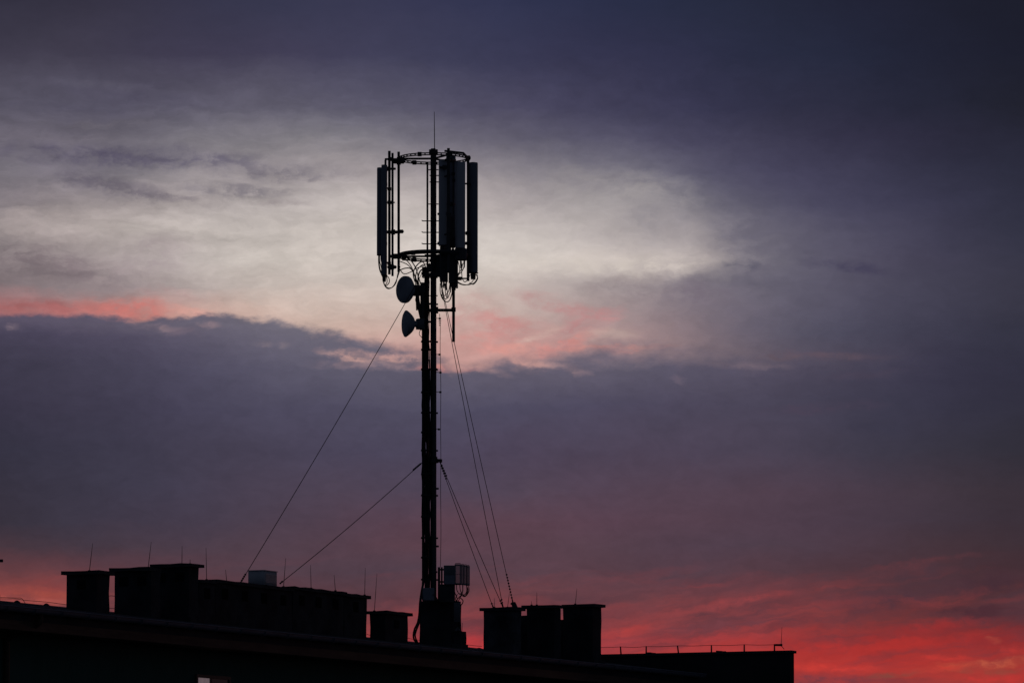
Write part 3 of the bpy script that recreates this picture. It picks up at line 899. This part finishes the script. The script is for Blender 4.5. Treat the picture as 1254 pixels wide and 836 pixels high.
MB().tube(smooth([wp(722, 792.4), wp(745, 792.2), wp(761, 791.6), wp(776, 792.2), wp(791, 791.2), wp(811, 791.2), wp(830, 790.2), wp(850, 790.4), wp(871, 789.5), wp(891, 789.8), wp(911, 788.9), wp(930, 789.3), wp(948, 788.9), wp(956, 789.4)], 4), .0065, 6).build('wire', M['dark'], t)
for px, y0, lean in ((760.6, 791, .06), (791.4, 790.6, 0), (831, 789.8, .1), (871.3, 789.2, 0), (911.5, 788.4, 0), (948.5, 788, 0)):
    b = b_at(px, aW + .12)
    q = W(aW + .12, b, zW)
    MB().tube([q - UP * .02, wp(px, y0) - BX * lean * .3], [.021, .017], 8).build('holder', M['cap'], t)
MB().tube([wp(949.5, 789.2), wp(956.4, 789.2)], .028, 8).build('clamp', M['dark'], t)
MB().tube(smooth([wp(956, 789.4), wp(958.5, 792), wp(960.5, 794.5)], 4), .008, 6).build('tail', M['dark'], t)
for px in (798, 884.5):
    b = b_at(px, aW + .3)
    MB().rough(aW + .05, aW + .4, b - .07, b + .07, zW, zW + .035, .008, .2).build('loose_brick', M['cap'], label='flat broken tile lying on the parapet, ' + ('left one between the second and third wire holders' if px < 850 else 'right one just past the fourth wire holder'), category='tile', group='broken tiles on the parapet')
Yw = wp(957, 790).y
A_ = wp(956.8, 789.2); B_ = at(957.6, 767.2, A_.y)
t = thing('lightning_rod', A_, 'thin rod at the right end of the wing parapet', 'lightning rod', G_LR)
MB().tube([A_, B_], [.0085, .0045], 6).build('rod', M['dark'], t)
MB().box(A_, Vector((.03, 0, 0)), Vector((0, .03, 0)), UP * .03).build('foot', M['dark'], t)

# antenna boom whose tip reaches into the left edge
ba = a_at(-24, 0); zb = z_at(686, ba, 0)
t = thing('roof_aerial', W(ba, 0, roofz(0)), 'tip of a dark roof aerial boom poking in at the left edge', 'aerial')
MB().tube([W(ba, 0, roofz(0) - .1), W(ba, 0, zb + .25)], .025, 8).build('pole', M['dark'], t)
e = at(3.4, 686.2, W(ba, 0, 0).y)
MB().tube([W(ba, 0, zb), e], .02, 8).build('boom', M['dark'], t)
MB().box(e - Vector((.025, 0, 0)), Vector((.03, 0, 0)), Vector((0, .03, 0)), UP * .03).build('end_cap', M['dark'], t)
for i in range(3):
    c = W(ba, 0, zb).lerp(e, .15 + .3 * i) + UP * .0
    MB().tube([c - Vector((0, .25, 0)), c + Vector((0, .25, 0))], .008, 6).build('element', M['dark'], t)

# a pale splash of mortar at the base of the right chimneys and scattered on the gutter line
for px, py, b, w_, lab in ((729, 809, 2.15, .25, 'pale mortar slab at the foot of the rightmost chimney'), (238, 753.5, .9, .35, 'pale folded sheet lying at the foot of the highest chimney')):
    a = a_at(px, b)
    z = roofz(b)
    MB().rough(a - w_ * 1.2, a + w_ * 1.2, b - .12, b + .12, z - .05, z + .09, .02, .15).build('mortar_slab' if px > 500 else 'roofing_sheet', M['cap'], label=lab, category='rubble')

# ------------------------------------------------------------------ sun (already down behind the cloud)
SAZ, SEL = R(38), R(1.0)
sun = bpy.data.lights.new('sun', 'SUN'); so = bpy.data.objects.new('sun', sun); COL.objects.link(so)
sun.energy = .02; sun.angle = R(3); sun.color = (1, .35, .25)
sd = Vector((math.sin(SAZ) * math.cos(SEL), math.cos(SAZ) * math.cos(SEL), math.sin(SEL)))
so.rotation_euler = sd.to_track_quat('Z', 'Y').to_euler(); so.location = (60, 60, 60)

# ------------------------------------------------------------------ sky
w = bpy.data.worlds.new('World'); sc.world = w; w.use_nodes = True
nt = w.node_tree; nd = nt.nodes; lk = nt.links
nd.clear()


def setin(sock, v):
    if isinstance(v, bpy.types.NodeSocket): lk.new(v, sock)
    else: sock.default_value = v


def math_(op, a, b=0.0, c=None):
    x = nd.new('ShaderNodeMath'); x.operation = op
    setin(x.inputs[0], a); setin(x.inputs[1], b)
    if c is not None: setin(x.inputs[2], c)
    return x.outputs[0]


def maprange(v, a, b, c=0.0, d=1.0, kind='SMOOTHSTEP'):
    x = nd.new('ShaderNodeMapRange'); x.interpolation_type = kind; x.clamp = True if kind == 'LINEAR' else x.clamp
    setin(x.inputs['Value'], v); x.inputs['From Min'].default_value = a; x.inputs['From Max'].default_value = b
    x.inputs['To Min'].default_value = c; x.inputs['To Max'].default_value = d
    return x.outputs[0]


def mix(f, a, b, blend='MIX'):
    x = nd.new('ShaderNodeMix'); x.data_type = 'RGBA'; x.blend_type = blend
    setin(x.inputs[0], f); setin(x.inputs[6], a); setin(x.inputs[7], b)
    return x.outputs[2]


def comb(x, y, z=0.0):
    n_ = nd.new('ShaderNodeCombineXYZ'); setin(n_.inputs[0], x); setin(n_.inputs[1], y); setin(n_.inputs[2], z)
    return n_.outputs[0]


def noise(vec, scale, detail=5, rough=.55, dist=0.0):
    n_ = nd.new('ShaderNodeTexNoise'); lk.new(vec, n_.inputs['Vector']); n_.inputs['Scale'].default_value = scale
    n_.inputs['Detail'].default_value = detail; n_.inputs['Roughness'].default_value = rough; n_.inputs['Distortion'].default_value = dist
    return n_.outputs['Fac']


tc = nd.new('ShaderNodeTexCoord'); sep = nd.new('ShaderNodeSeparateXYZ'); lk.new(tc.outputs['Generated'], sep.inputs[0])
X, Y, Z = sep.outputs
az = math_('ARCTAN2', X, Y)                       # compass angle, 0 = straight ahead
el = math_('ARCSINE', Z)
K = F / 100                                       # one sky unit = 100 / F radians
U0 = math_('MULTIPLY_ADD', az, K * CP, 6.27)
V0 = math_('MULTIPLY_ADD', el, -K, 4.18 + PITCH * K)
# cloud warping
q1 = comb(math_('MULTIPLY', U0, .55), math_('MULTIPLY', V0, 1.25), 3.1)
q2 = comb(math_('MULTIPLY', U0, .55), math_('MULTIPLY', V0, 1.25), 17.7)
q3 = comb(math_('MULTIPLY', U0, 1.3), math_('MULTIPLY', V0, 3.4), 7.7)
w1 = math_('SUBTRACT', noise(q1, 1.0, 5, .55), .5)
q5 = comb(math_('MULTIPLY', U0, 4.0), math_('MULTIPLY', V0, 7.0), 71.9)
w5 = math_('SUBTRACT', noise(q5, 1.0, 6, .65), .5)
w2 = math_('SUBTRACT', noise(q2, 1.0, 6, .6), .5)
w3 = math_('SUBTRACT', noise(q3, 1.0, 6, .6), .5)
U = math_('MULTIPLY_ADD', w5, .30, math_('MULTIPLY_ADD', w1, .8, U0))
q4 = comb(math_('MULTIPLY', U0, 5.0), math_('MULTIPLY', V0, 9.0), 27.3)
w4 = math_('SUBTRACT', noise(q4, 1.0, 6, .65), .5)
V = math_('ADD', math_('ADD', math_('MULTIPLY_ADD', w2, .34, V0), math_('MULTIPLY', w3, .16)), math_('MULTIPLY', w4, .11))
UV = comb(U, V)
Ul = math_('MULTIPLY_ADD', w1, .3, U0)
UN = math_('DIVIDE', U, 12.54)

XS = [0, 105, 209, 314, 418, 522, 627, 731, 836, 940, 1045, 1150, 1254]
UPPER = {
    0: [(52, 50, 64), (54, 51, 65), (56, 54, 72), (56, 57, 78), (60, 60, 82), (56, 57, 82), (50, 54, 80), (44, 48, 72), (40, 45, 66), (38, 42, 60), (34, 36, 54), (31, 33, 48), (28, 30, 43)],
    70: [(66, 62, 76), (68, 64, 78), (64, 60, 78), (68, 64, 84), (68, 66, 88), (66, 66, 88), (60, 60, 84), (54, 54, 78), (48, 49, 72), (42, 46, 66), (37, 41, 60), (32, 34, 50), (28, 30, 44)],
    130: [(92, 88, 100), (90, 86, 100), (94, 90, 104), (104, 100, 112), (98, 95, 110), (90, 87, 104), (78, 75, 96), (68, 66, 88), (58, 57, 80), (50, 50, 70), (43, 44, 62), (36, 38, 54), (32, 33, 44)],
    170: [(110, 104, 113), (110, 104, 112), (114, 110, 118), (132, 128, 132), (130, 127, 132), (116, 112, 122), (104, 100, 112), (88, 85, 103), (76, 73, 94), (64, 62, 82), (52, 50, 70), (44, 43, 60), (37, 38, 52)],
    210: [(120, 115, 121), (122, 116, 124), (132, 127, 131), (156, 150, 152), (162, 156, 157), (150, 144, 148), (140, 135, 140), (128, 124, 132), (92, 89, 106), (76, 73, 95), (64, 62, 82), (50, 50, 68), (42, 43, 58)],
    250: [(130, 122, 126), (150, 142, 143), (164, 157, 156), (178, 172, 170), (188, 182, 178), (182, 175, 172), (178, 171, 170), (160, 156, 156), (124, 120, 128), (86, 83, 102), (70, 68, 89), (58, 57, 76), (46, 47, 62)],
    285: [(152, 143, 143), (180, 172, 168), (186, 179, 174), (194, 188, 182), (202, 195, 188), (204, 198, 192), (206, 200, 194), (184, 177, 175), (154, 148, 150), (104, 100, 114), (80, 77, 95), (64, 62, 80), (50, 51, 66)],
    320: [(136, 126, 126), (156, 146, 147), (178, 170, 167), (196, 190, 182), (204, 196, 188), (208, 201, 194), (212, 206, 198), (206, 198, 191), (178, 170, 168), (108, 104, 116), (84, 80, 97), (68, 65, 82), (54, 54, 68)],
    350: [(128, 115, 116), (144, 131, 132), (170, 158, 157), (190, 180, 172), (202, 192, 184), (206, 197, 188), (202, 192, 184), (166, 156, 156), (136, 128, 134), (106, 102, 114), (86, 82, 98), (68, 66, 82), (56, 55, 68)],
    378: [(160, 112, 112), (172, 120, 117), (188, 148, 141), (200, 178, 166), (204, 188, 178), (202, 186, 176), (198, 178, 170), (164, 148, 148), (132, 121, 128), (104, 99, 112), (82, 79, 95), (66, 64, 80), (56, 55, 68)],
    405: [(170, 104, 104), (180, 112, 110), (194, 150, 142), (200, 172, 160), (200, 176, 164), (200, 168, 160), (192, 156, 150), (174, 148, 146), (132, 117, 122), (96, 92, 106), (76, 74, 90), (62, 60, 76), (52, 52, 66)],
    432: [(170, 104, 104), (180, 112, 110), (194, 150, 142), (196, 150, 142), (194, 150, 144), (194, 154, 148), (196, 152, 146), (176, 144, 142), (136, 118, 120), (98, 90, 102), (78, 73, 88), (60, 58, 75), (50, 50, 64)],
}
LOWER = {
    395: [(90, 82, 98), (94, 87, 103), (104, 97, 110), (114, 109, 120), (116, 111, 121), (116, 110, 119), (122, 113, 121), (120, 111, 121), (110, 103, 115), (92, 87, 102), (74, 70, 88), (58, 56, 74), (48, 47, 62)],
    412: [(72, 67, 84), (78, 72, 90), (90, 84, 101), (106, 101, 114), (114, 109, 120), (112, 106, 117), (120, 111, 120), (118, 109, 119), (108, 101, 114), (92, 87, 102), (74, 70, 88), (58, 56, 74), (48, 47, 62)],
    450: [(64, 60, 76), (70, 66, 82), (78, 74, 92), (90, 86, 103), (100, 96, 110), (100, 95, 109), (104, 98, 111), (100, 94, 108), (94, 89, 104), (84, 78, 94), (70, 66, 82), (58, 56, 74), (48, 47, 62)],
    500: [(58, 54, 70), (64, 60, 76), (70, 66, 84), (80, 76, 94), (83, 79, 97), (83, 79, 97), (82, 78, 97), (82, 77, 96), (81, 75, 92), (76, 71, 87), (64, 62, 78), (56, 54, 70), (48, 47, 60)],
    550: [(52, 50, 64), (60, 57, 72), (66, 62, 78), (74, 68, 84), (76, 70, 88), (78, 72, 90), (80, 70, 88), (80, 70, 86), (80, 70, 86), (76, 68, 83), (66, 62, 76), (57, 54, 66), (49, 47, 57)],
    600: [(54, 50, 62), (62, 58, 72), (66, 62, 78), (76, 67, 82), (80, 68, 82), (82, 71, 87), (84, 71, 85), (88, 70, 84), (86, 68, 80), (84, 66, 78), (76, 62, 74), (66, 56, 65), (58, 49, 57)],
    640: [(56, 50, 60), (62, 57, 70), (70, 61, 75), (76, 65, 78), (84, 66, 78), (92, 66, 77), (94, 68, 78), (90, 66, 78), (88, 67, 78), (82, 64, 76), (76, 61, 73), (66, 55, 65), (58, 48, 56)],
    670: [(74, 56, 63), (68, 57, 67), (78, 62, 72), (80, 64, 74), (88, 66, 76), (96, 67, 76), (92, 67, 77), (90, 67, 76), (84, 65, 77), (80, 64, 75), (78, 59, 69), (70, 53, 60), (61, 48, 55)],
    700: [(108, 63, 65), (98, 64, 70), (88, 62, 70), (84, 64, 72), (82, 64, 74), (84, 66, 76), (90, 66, 75), (94, 66, 74), (88, 64, 73), (86, 61, 69), (80, 56, 63), (72, 50, 56), (66, 46, 52)],
    730: [(150, 72, 66), (140, 70, 68), (118, 66, 67), (100, 64, 70), (94, 64, 70), (108, 66, 71), (112, 66, 70), (108, 66, 71), (120, 65, 69), (118, 62, 66), (92, 56, 61), (82, 52, 57), (88, 51, 54)],
    760: [(170, 78, 66), (166, 78, 68), (150, 70, 66), (140, 66, 66), (136, 66, 66), (144, 66, 68), (152, 65, 67), (142, 65, 67), (138, 65, 67), (142, 64, 65), (128, 57, 58), (112, 52, 53), (96, 48, 52)],
    785: [(180, 80, 66), (176, 78, 68), (160, 72, 66), (150, 68, 66), (150, 68, 66), (180, 64, 66), (186, 62, 64), (162, 62, 66), (166, 64, 65), (172, 58, 56), (166, 51, 48), (158, 47, 46), (146, 46, 47)],
    812: [(180, 80, 66), (176, 78, 68), (160, 72, 66), (160, 68, 66), (170, 66, 64), (190, 62, 60), (196, 62, 60), (190, 62, 60), (190, 62, 58), (186, 58, 53), (186, 53, 49), (178, 55, 49), (162, 51, 48)],
    845: [(150, 70, 62), (146, 68, 62), (140, 64, 62), (140, 64, 62), (140, 62, 62), (150, 60, 60), (150, 58, 60), (150, 58, 58), (150, 58, 60), (142, 58, 60), (150, 58, 56), (176, 62, 54), (180, 54, 50)],
    1010: [(70, 40, 40)] * 13,
    1120: [(40, 30, 34)] * 13,
}


def ramp(cols):
    r = nd.new('ShaderNodeValToRGB'); cr = r.color_ramp; cr.interpolation = 'B_SPLINE'
    while len(cr.elements) < len(cols): cr.elements.new(.5)
    for i, c in enumerate(cols):
        cr.elements[i].position = XS[i] / 1254
    for i, c in enumerate(cols):
        cr.elements[i].color = (*lin(c), 1)
    lk.new(UN, r.inputs['Fac'])
    return r.outputs['Color']


def field(tab, v):
    ys = sorted(tab); col = ramp(tab[ys[0]])
    for i in range(1, len(ys)):
        col = mix(maprange(v, ys[i - 1] / 100, ys[i] / 100, kind='LINEAR'), col, ramp(tab[ys[i]]))
    return col


def puff(col, cx, cy, rx, ry, slope, c, alpha, vec=None):
    mp = nd.new('ShaderNodeMapping'); mp.vector_type = 'TEXTURE'
    mp.inputs['Location'].default_value = (cx / 100, cy / 100, 0); mp.inputs['Rotation'].default_value = (0, 0, math.atan(slope))
    mp.inputs['Scale'].default_value = (rx * 1.75 / 100, ry * 1.75 / 100, 1)
    lk.new(vec or UV, mp.inputs['Vector'])
    gt = nd.new('ShaderNodeTexGradient'); gt.gradient_type = 'SPHERICAL'; lk.new(mp.outputs[0], gt.inputs[0])
    f = math_('MULTIPLY', maprange(gt.outputs['Fac'], 0, .9, 0, alpha), PM)
    f = math_('MINIMUM', f, 1.0)
    return mix(f, col, (*lin(c), 1))


PM = maprange(math_('ADD', math_('MULTIPLY', w5, .6), math_('MULTIPLY', noise(comb(math_('MULTIPLY', U, 3.0), math_('MULTIPLY', V, 5.5), 90.0), 1.0, 6, .6), 1.0)), .36, .64, .28, 1.12)
up = field(UPPER, V)
for p_ in [(125, 191, 115, 11, .04, (92, 86, 103), .85), (50, 196, 70, 9, 0, (100, 94, 107), .6), (250, 197, 90, 10, .03, (102, 96, 110), .8), (110, 226, 70, 11, .2, (108, 101, 111), .8), (190, 241, 70, 8, .15, (120, 112, 118), .75),
           (295, 234, 70, 9, .04, (124, 118, 124), .75), (355, 211, 70, 11, .05, (124, 118, 125), .8), (352, 250, 30, 4, 0, (150, 142, 144), .6), (40, 322, 75, 20, .05, (118, 106, 108), .7),
           (110, 338, 60, 14, .2, (134, 120, 123), .55), (185, 322, 38, 24, -.3, (160, 148, 151), .6), (60, 285, 60, 20, 0, (176, 166, 164), .5), (150, 118, 60, 6, .05, (80, 76, 92), .5), (75, 132, 50, 5, 0, (84, 80, 94), .5), (215, 128, 40, 6, 0, (86, 82, 96), .4), (120, 108, 40, 5, 0, (98, 94, 106), .4), (125, 152, 60, 5, 0, (122, 116, 122), .4),
           (60, 379, 95, 10, .0, (172, 106, 104), .8), (160, 375, 50, 11, .05, (204, 124, 117), .85), (235, 381, 28, 6, .1, (220, 166, 154), .7), (215, 358, 30, 8, .1, (170, 138, 138), .5),
           (800, 318, 66, 15, .05, (196, 187, 181), .7), (790, 280, 60, 32, .2, (172, 166, 166), .6), (925, 345, 60, 22, .1, (102, 97, 109), .35), (915, 290, 50, 40, .2, (90, 86, 102), .25), (735, 326, 110, 13, .02, (208, 200, 191), .7), (770, 357, 42, 16, 0, (138, 126, 128), .65), (855, 362, 50, 14, 0, (122, 111, 121), .6),
           (800, 240, 42, 26, .2, (150, 146, 148), .5), (745, 238, 70, 24, .2, (160, 156, 156), .5), (805, 262, 40, 20, 0, (134, 130, 137), .5),
           (685, 374, 36, 8, .3, (186, 142, 141), .85), (715, 395, 26, 9, -.3, (184, 134, 134), .85), (640, 402, 42, 15, .2, (196, 140, 137), .75), (612, 388, 24, 8, 0, (202, 146, 142), .8), (725, 385, 24, 8, 0, (188, 140, 140), .9), (660, 425, 60, 7, 0, (212, 146, 138), .8), (700, 418, 32, 8, -.35, (202, 140, 134), .95),
           (668, 408, 22, 6, -.5, (204, 176, 166), .7), (598, 415, 30, 10, -.1, (202, 146, 140), .8), (640, 427, 32, 7, 0, (218, 156, 146), .95), (755, 426, 45, 4, .0, (208, 142, 131), .8), (745, 408, 22, 7, .1, (186, 166, 158), .5), (585, 375, 38, 12, -.2, (196, 166, 160), .6), (560, 392, 25, 12, 0, (198, 152, 148), .5),
           (1010, 436, 62, 6, .03, (104, 85, 93), .65), (955, 438, 30, 4, 0, (108, 90, 94), .55), (1045, 331, 50, 6, .12, (66, 62, 84), .6), (910, 330, 22, 5, .1, (84, 82, 98), .5)]:
    up = puff(up, *p_)
# fine streaks of the high cloud, stronger to the left
qs = comb(math_('MULTIPLY', U, 1.0), math_('MULTIPLY', V, 4.2), 41.0)
ns = math_('SUBTRACT', noise(qs, 1.0, 7, .62, .3), .5)
leftness = maprange(U0, 8.0, 1.5, .10, .85)
bandv = math_('MULTIPLY', maprange(V0, .3, 1.6), maprange(V0, 4.4, 3.0, .5, 1))
gain = math_('MULTIPLY_ADD', math_('MULTIPLY', ns, leftness), bandv, 1.0)
up = mix(1.0, up, comb(gain, gain, gain), 'MULTIPLY')

Vt = math_('MULTIPLY_ADD', math_('SUBTRACT', U0, 7.0), .07, V)
lo = field(LOWER, V)
for p_ in [(22, 404, 8, 4, 0, (150, 130, 135), .5), (257, 396, 12, 4, .1, (186, 153, 153), .6), (228, 404, 18, 5, 0, (124, 108, 118), .5), (196, 397, 26, 4, .1, (146, 124, 128), .6), (105, 408, 20, 6, 0, (96, 88, 104), .5),
           (322, 418, 10, 4, 0, (138, 124, 130), .6), (348, 420, 8, 4, 0, (132, 120, 126), .6), (428, 436, 30, 5, .18, (194, 156, 149), .85), (486, 440, 40, 4, .12, (192, 152, 146), .9), (470, 449, 60, 5, .05, (150, 127, 131), .7), (545, 452, 34, 4, 0, (202, 136, 129), .85), (500, 432, 60, 4, .12, (112, 106, 117), .6),
           (665, 442, 40, 4.5, .25, (182, 148, 145), .7), (640, 437, 30, 4.5, .2, (198, 150, 143), .65), (600, 453, 25, 4, .2, (160, 132, 134), .6), (830, 468, 9, 5, .6, (118, 104, 116), .45), (827, 451, 8, 4, 0, (118, 104, 116), .35), (915, 448, 42, 4, 0, (124, 107, 114), .6), (760, 445, 60, 5, 0, (124, 112, 121), .5),
           (1060, 462, 40, 5, -.1, (76, 67, 82), .5), (1000, 502, 60, 6, -.05, (82, 68, 84), .5), (1080, 520, 50, 14, -.1, (60, 58, 74), .5)]:
    lo = puff(lo, *p_)
# dusky streaks crossing the red glow, rising to the right
Vs = math_('MULTIPLY_ADD', math_('SUBTRACT', U0, 9.0), .11, V)
qr = comb(math_('MULTIPLY', U, .42), math_('MULTIPLY', Vs, 3.0), 5.0)
nr = noise(qr, 1.0, 7, .6, .4)
qr2 = comb(math_('MULTIPLY', U, 1.2), math_('MULTIPLY', Vs, 8.0), 25.0)
nr2 = noise(qr2, 1.0, 6, .6, .2)
nn = math_('MULTIPLY_ADD', math_('SUBTRACT', nr2, .5), .35, nr)
redz = maprange(V0, 6.7, 7.6)
dusk = math_('MULTIPLY', maprange(nn, .43, .66), math_('MULTIPLY', redz, maprange(V0, 8.2, 7.4, .36, .7)))
lo = mix(dusk, lo, (*lin((82, 56, 64)), 1))
glow = math_('MULTIPLY', maprange(nn, .50, .26), math_('MULTIPLY', redz, .34))
lo = mix(glow, lo, (*lin((176, 66, 62)), 1))
for p_ in [(60, 728, 50, 6, .06, (176, 82, 66), .45), (30, 738, 60, 4, .05, (200, 100, 86), .4), (585, 790, 40, 12, 0, (206, 60, 62), .7),
           (760, 765, 30, 10, 0, (186, 66, 62), .6), (900, 740, 85, 5, -.12, (164, 70, 70), .6), (885, 766, 62, 7, -.04, (120, 64, 70), .75), (800, 752, 60, 4, -.1, (140, 68, 70), .4), (870, 782, 80, 4, 0, (178, 64, 64), .6),
           (1095, 735, 62, 13, -.18, (80, 52, 61), .8), (1215, 718, 50, 12, 0, (70, 46, 55), .7), (1130, 704, 50, 8, -.1, (74, 54, 63), .5), (1210, 751, 55, 8, .02, (78, 45, 53), .8), (1010, 736, 45, 7, -.05, (100, 58, 64), .6), (1195, 738, 60, 4, -.06, (122, 56, 59), .45), (1110, 694, 70, 4, -.1, (106, 58, 63), .45), (1000, 748, 70, 6, -.12, (140, 62, 64), .45), (1240, 770, 40, 8, 0, (112, 46, 50), .5), (1120, 775, 70, 5, -.05, (136, 48, 50), .5), (1150, 768, 60, 6, -.1, (168, 50, 50), .5),
           (1050, 790, 130, 9, -.04, (192, 52, 48), .5), (1010, 816, 62, 5, .03, (206, 62, 54), .8), (1040, 798, 60, 3, 0, (170, 50, 48), .5), (1120, 808, 40, 3, 0, (160, 50, 50), .5), (1205, 813, 50, 4, -.04, (196, 94, 68), .8), (1190, 821, 60, 3.5, 0, (150, 70, 58), .7), (1212, 788, 8, 3, 0, (200, 104, 76), .5), (1210, 790, 34, 5, 0, (146, 46, 48), .55), (1145, 806, 25, 4, 0, (208, 60, 52), .6), (1238, 802, 20, 6, 0, (206, 60, 54), .5), (1145, 820, 25, 4, -.1, (210, 62, 52), .6), (1215, 832, 60, 4, 0, (206, 56, 52), .6),
           (1010, 834, 60, 7, .02, (108, 57, 66), .85), (1085, 828, 30, 4, -.1, (130, 72, 62), .7)]:
    lo = puff(lo, *p_)

# top edge of the dark bank: height over azimuth, broken up by noise
fc = nd.new('ShaderNodeFloatCurve'); cv = fc.mapping.curves[0]
EDGE = [(0, 389), (60, 387), (110, 389), (170, 391), (215, 389), (260, 388), (310, 389), (345, 395), (400, 407), (440, 417), (490, 427), (530, 440), (575, 450), (620, 444), (665, 437), (700, 432), (740, 429), (790, 431), (840, 434), (880, 438), (930, 442), (1000, 446), (1100, 446), (1254, 446)]
while len(cv.points) < len(EDGE): cv.points.new(.5, .5)
for i, (x, y) in enumerate(EDGE):
    cv.points[i].location = (x / 1254, (y - 350) / 150); cv.points[i].handle_type = 'AUTO'
fc.mapping.update()
setin(fc.inputs['Value'], math_('DIVIDE', Ul, 12.54)); fc.inputs['Factor'].default_value = 1
edge = math_('MULTIPLY_ADD', fc.outputs[0], 1.5, 3.5)
qe = comb(math_('MULTIPLY', U0, 2.2), math_('MULTIPLY', V0, 4.5), 11.0)
ne = math_('SUBTRACT', noise(qe, 1.0, 6, .62), .5)
eamp = maprange(U0, .5, 6.0, .26, .46)
Ve = math_('MULTIPLY_ADD', w2, .10, V0)
dv = math_('SUBTRACT', math_('MULTIPLY_ADD', ne, eamp, Ve), edge)
soft = maprange(U0, 1.5, 10.5, .05, .26)
fe = maprange(math_('DIVIDE', dv, soft), -1, 1)
sky = mix(fe, up, lo)
bw = nd.new('ShaderNodeRGBToBW'); lk.new(sky, bw.inputs[0])
tint = mix(maprange(bw.outputs[0], .10, .34), (.915, .92, .985, 1), (1.03, .995, 1.0, 1))
sky = mix(1.0, sky, tint, 'MULTIPLY')

# billows and small tufts of the cloud layers
qb = comb(math_('MULTIPLY', U, 1.9), math_('MULTIPLY', V, 3.4), 33.0)
nb = math_('SUBTRACT', noise(qb, 1.0, 7, .62, .25), .5)
qb2 = comb(math_('MULTIPLY', U, 5.5), math_('MULTIPLY', V, 10.0), 53.0)
nb2 = math_('SUBTRACT', noise(qb2, 1.0, 5, .6), .5)
namp = math_('MULTIPLY', maprange(V0, .2, 1.2, .12, .34), maprange(U0, 12.5, 7.5, .55, 1.0))
gb = math_('MULTIPLY_ADD', math_('MULTIPLY_ADD', nb2, .65, nb), namp, 1.0)
sky = mix(1.0, sky, comb(gb, gb, gb), 'MULTIPLY')
# soft mottling everywhere
qm = comb(math_('MULTIPLY', U0, .8), math_('MULTIPLY', V0, 1.5), 61.0)
nm = math_('MULTIPLY_ADD', math_('SUBTRACT', noise(qm, 1.0, 6, .6), .5), .22, 1.0)
sky = mix(1.0, sky, comb(nm, nm, nm), 'MULTIPLY')

# beyond the glow the overcast evening sky is dark
nrm = nd.new('ShaderNodeVectorMath'); nrm.operation = 'DOT_PRODUCT'
lk.new(tc.outputs['Generated'], nrm.inputs[0]); nrm.inputs[1].default_value = (0, CP, SP)
ang = math_('ARCCOSINE', math_('MINIMUM', nrm.outputs['Value'], 1.0))
far = maprange(ang, R(8), R(26))
DARK = (.017, .022, .036, 1)
dk = mix(maprange(Z, .2, 1.0), DARK, (.011, .014, .023, 1))
side_ = math_('MULTIPLY', math_('MULTIPLY', maprange(az, R(8), R(20)), maprange(az, R(75), R(45))), maprange(math_('ABSOLUTE', math_('SUBTRACT', el, R(4.5))), R(7.5), R(3.5)))
dk = mix(side_, dk, (.10, .055, .062, 1))
sky = mix(far, sky, dk)

st = nd.new('ShaderNodeTexSky'); st.sky_type = 'NISHITA'; st.sun_disc = False; st.sun_elevation = SEL; st.sun_rotation = SAZ
ns_ = mix(1.0, st.outputs['Color'], (.05, .05, .05, 1), 'MULTIPLY')
sky = mix(.985, ns_, sky)                         # almost complete cloud cover over the clear sky
bg = nd.new('ShaderNodeBackground'); lk.new(sky, bg.inputs['Color']); bg.inputs['Strength'].default_value = 1.0
out = nd.new('ShaderNodeOutputWorld'); lk.new(bg.outputs[0], out.inputs['Surface'])
w.cycles.sampling_method = 'MANUAL'; w.cycles.sample_map_resolution = 512

for o in bpy.data.objects:
    if '_w' in o: del o['_w']
sc.view_settings.view_transform = 'Standard'; sc.view_settings.look = 'None'
sc.view_settings.exposure = 0; sc.view_settings.gamma = 1; sc.view_settings.use_curve_mapping = False
sc.cycles.max_bounces = 4; sc.cycles.diffuse_bounces = 2
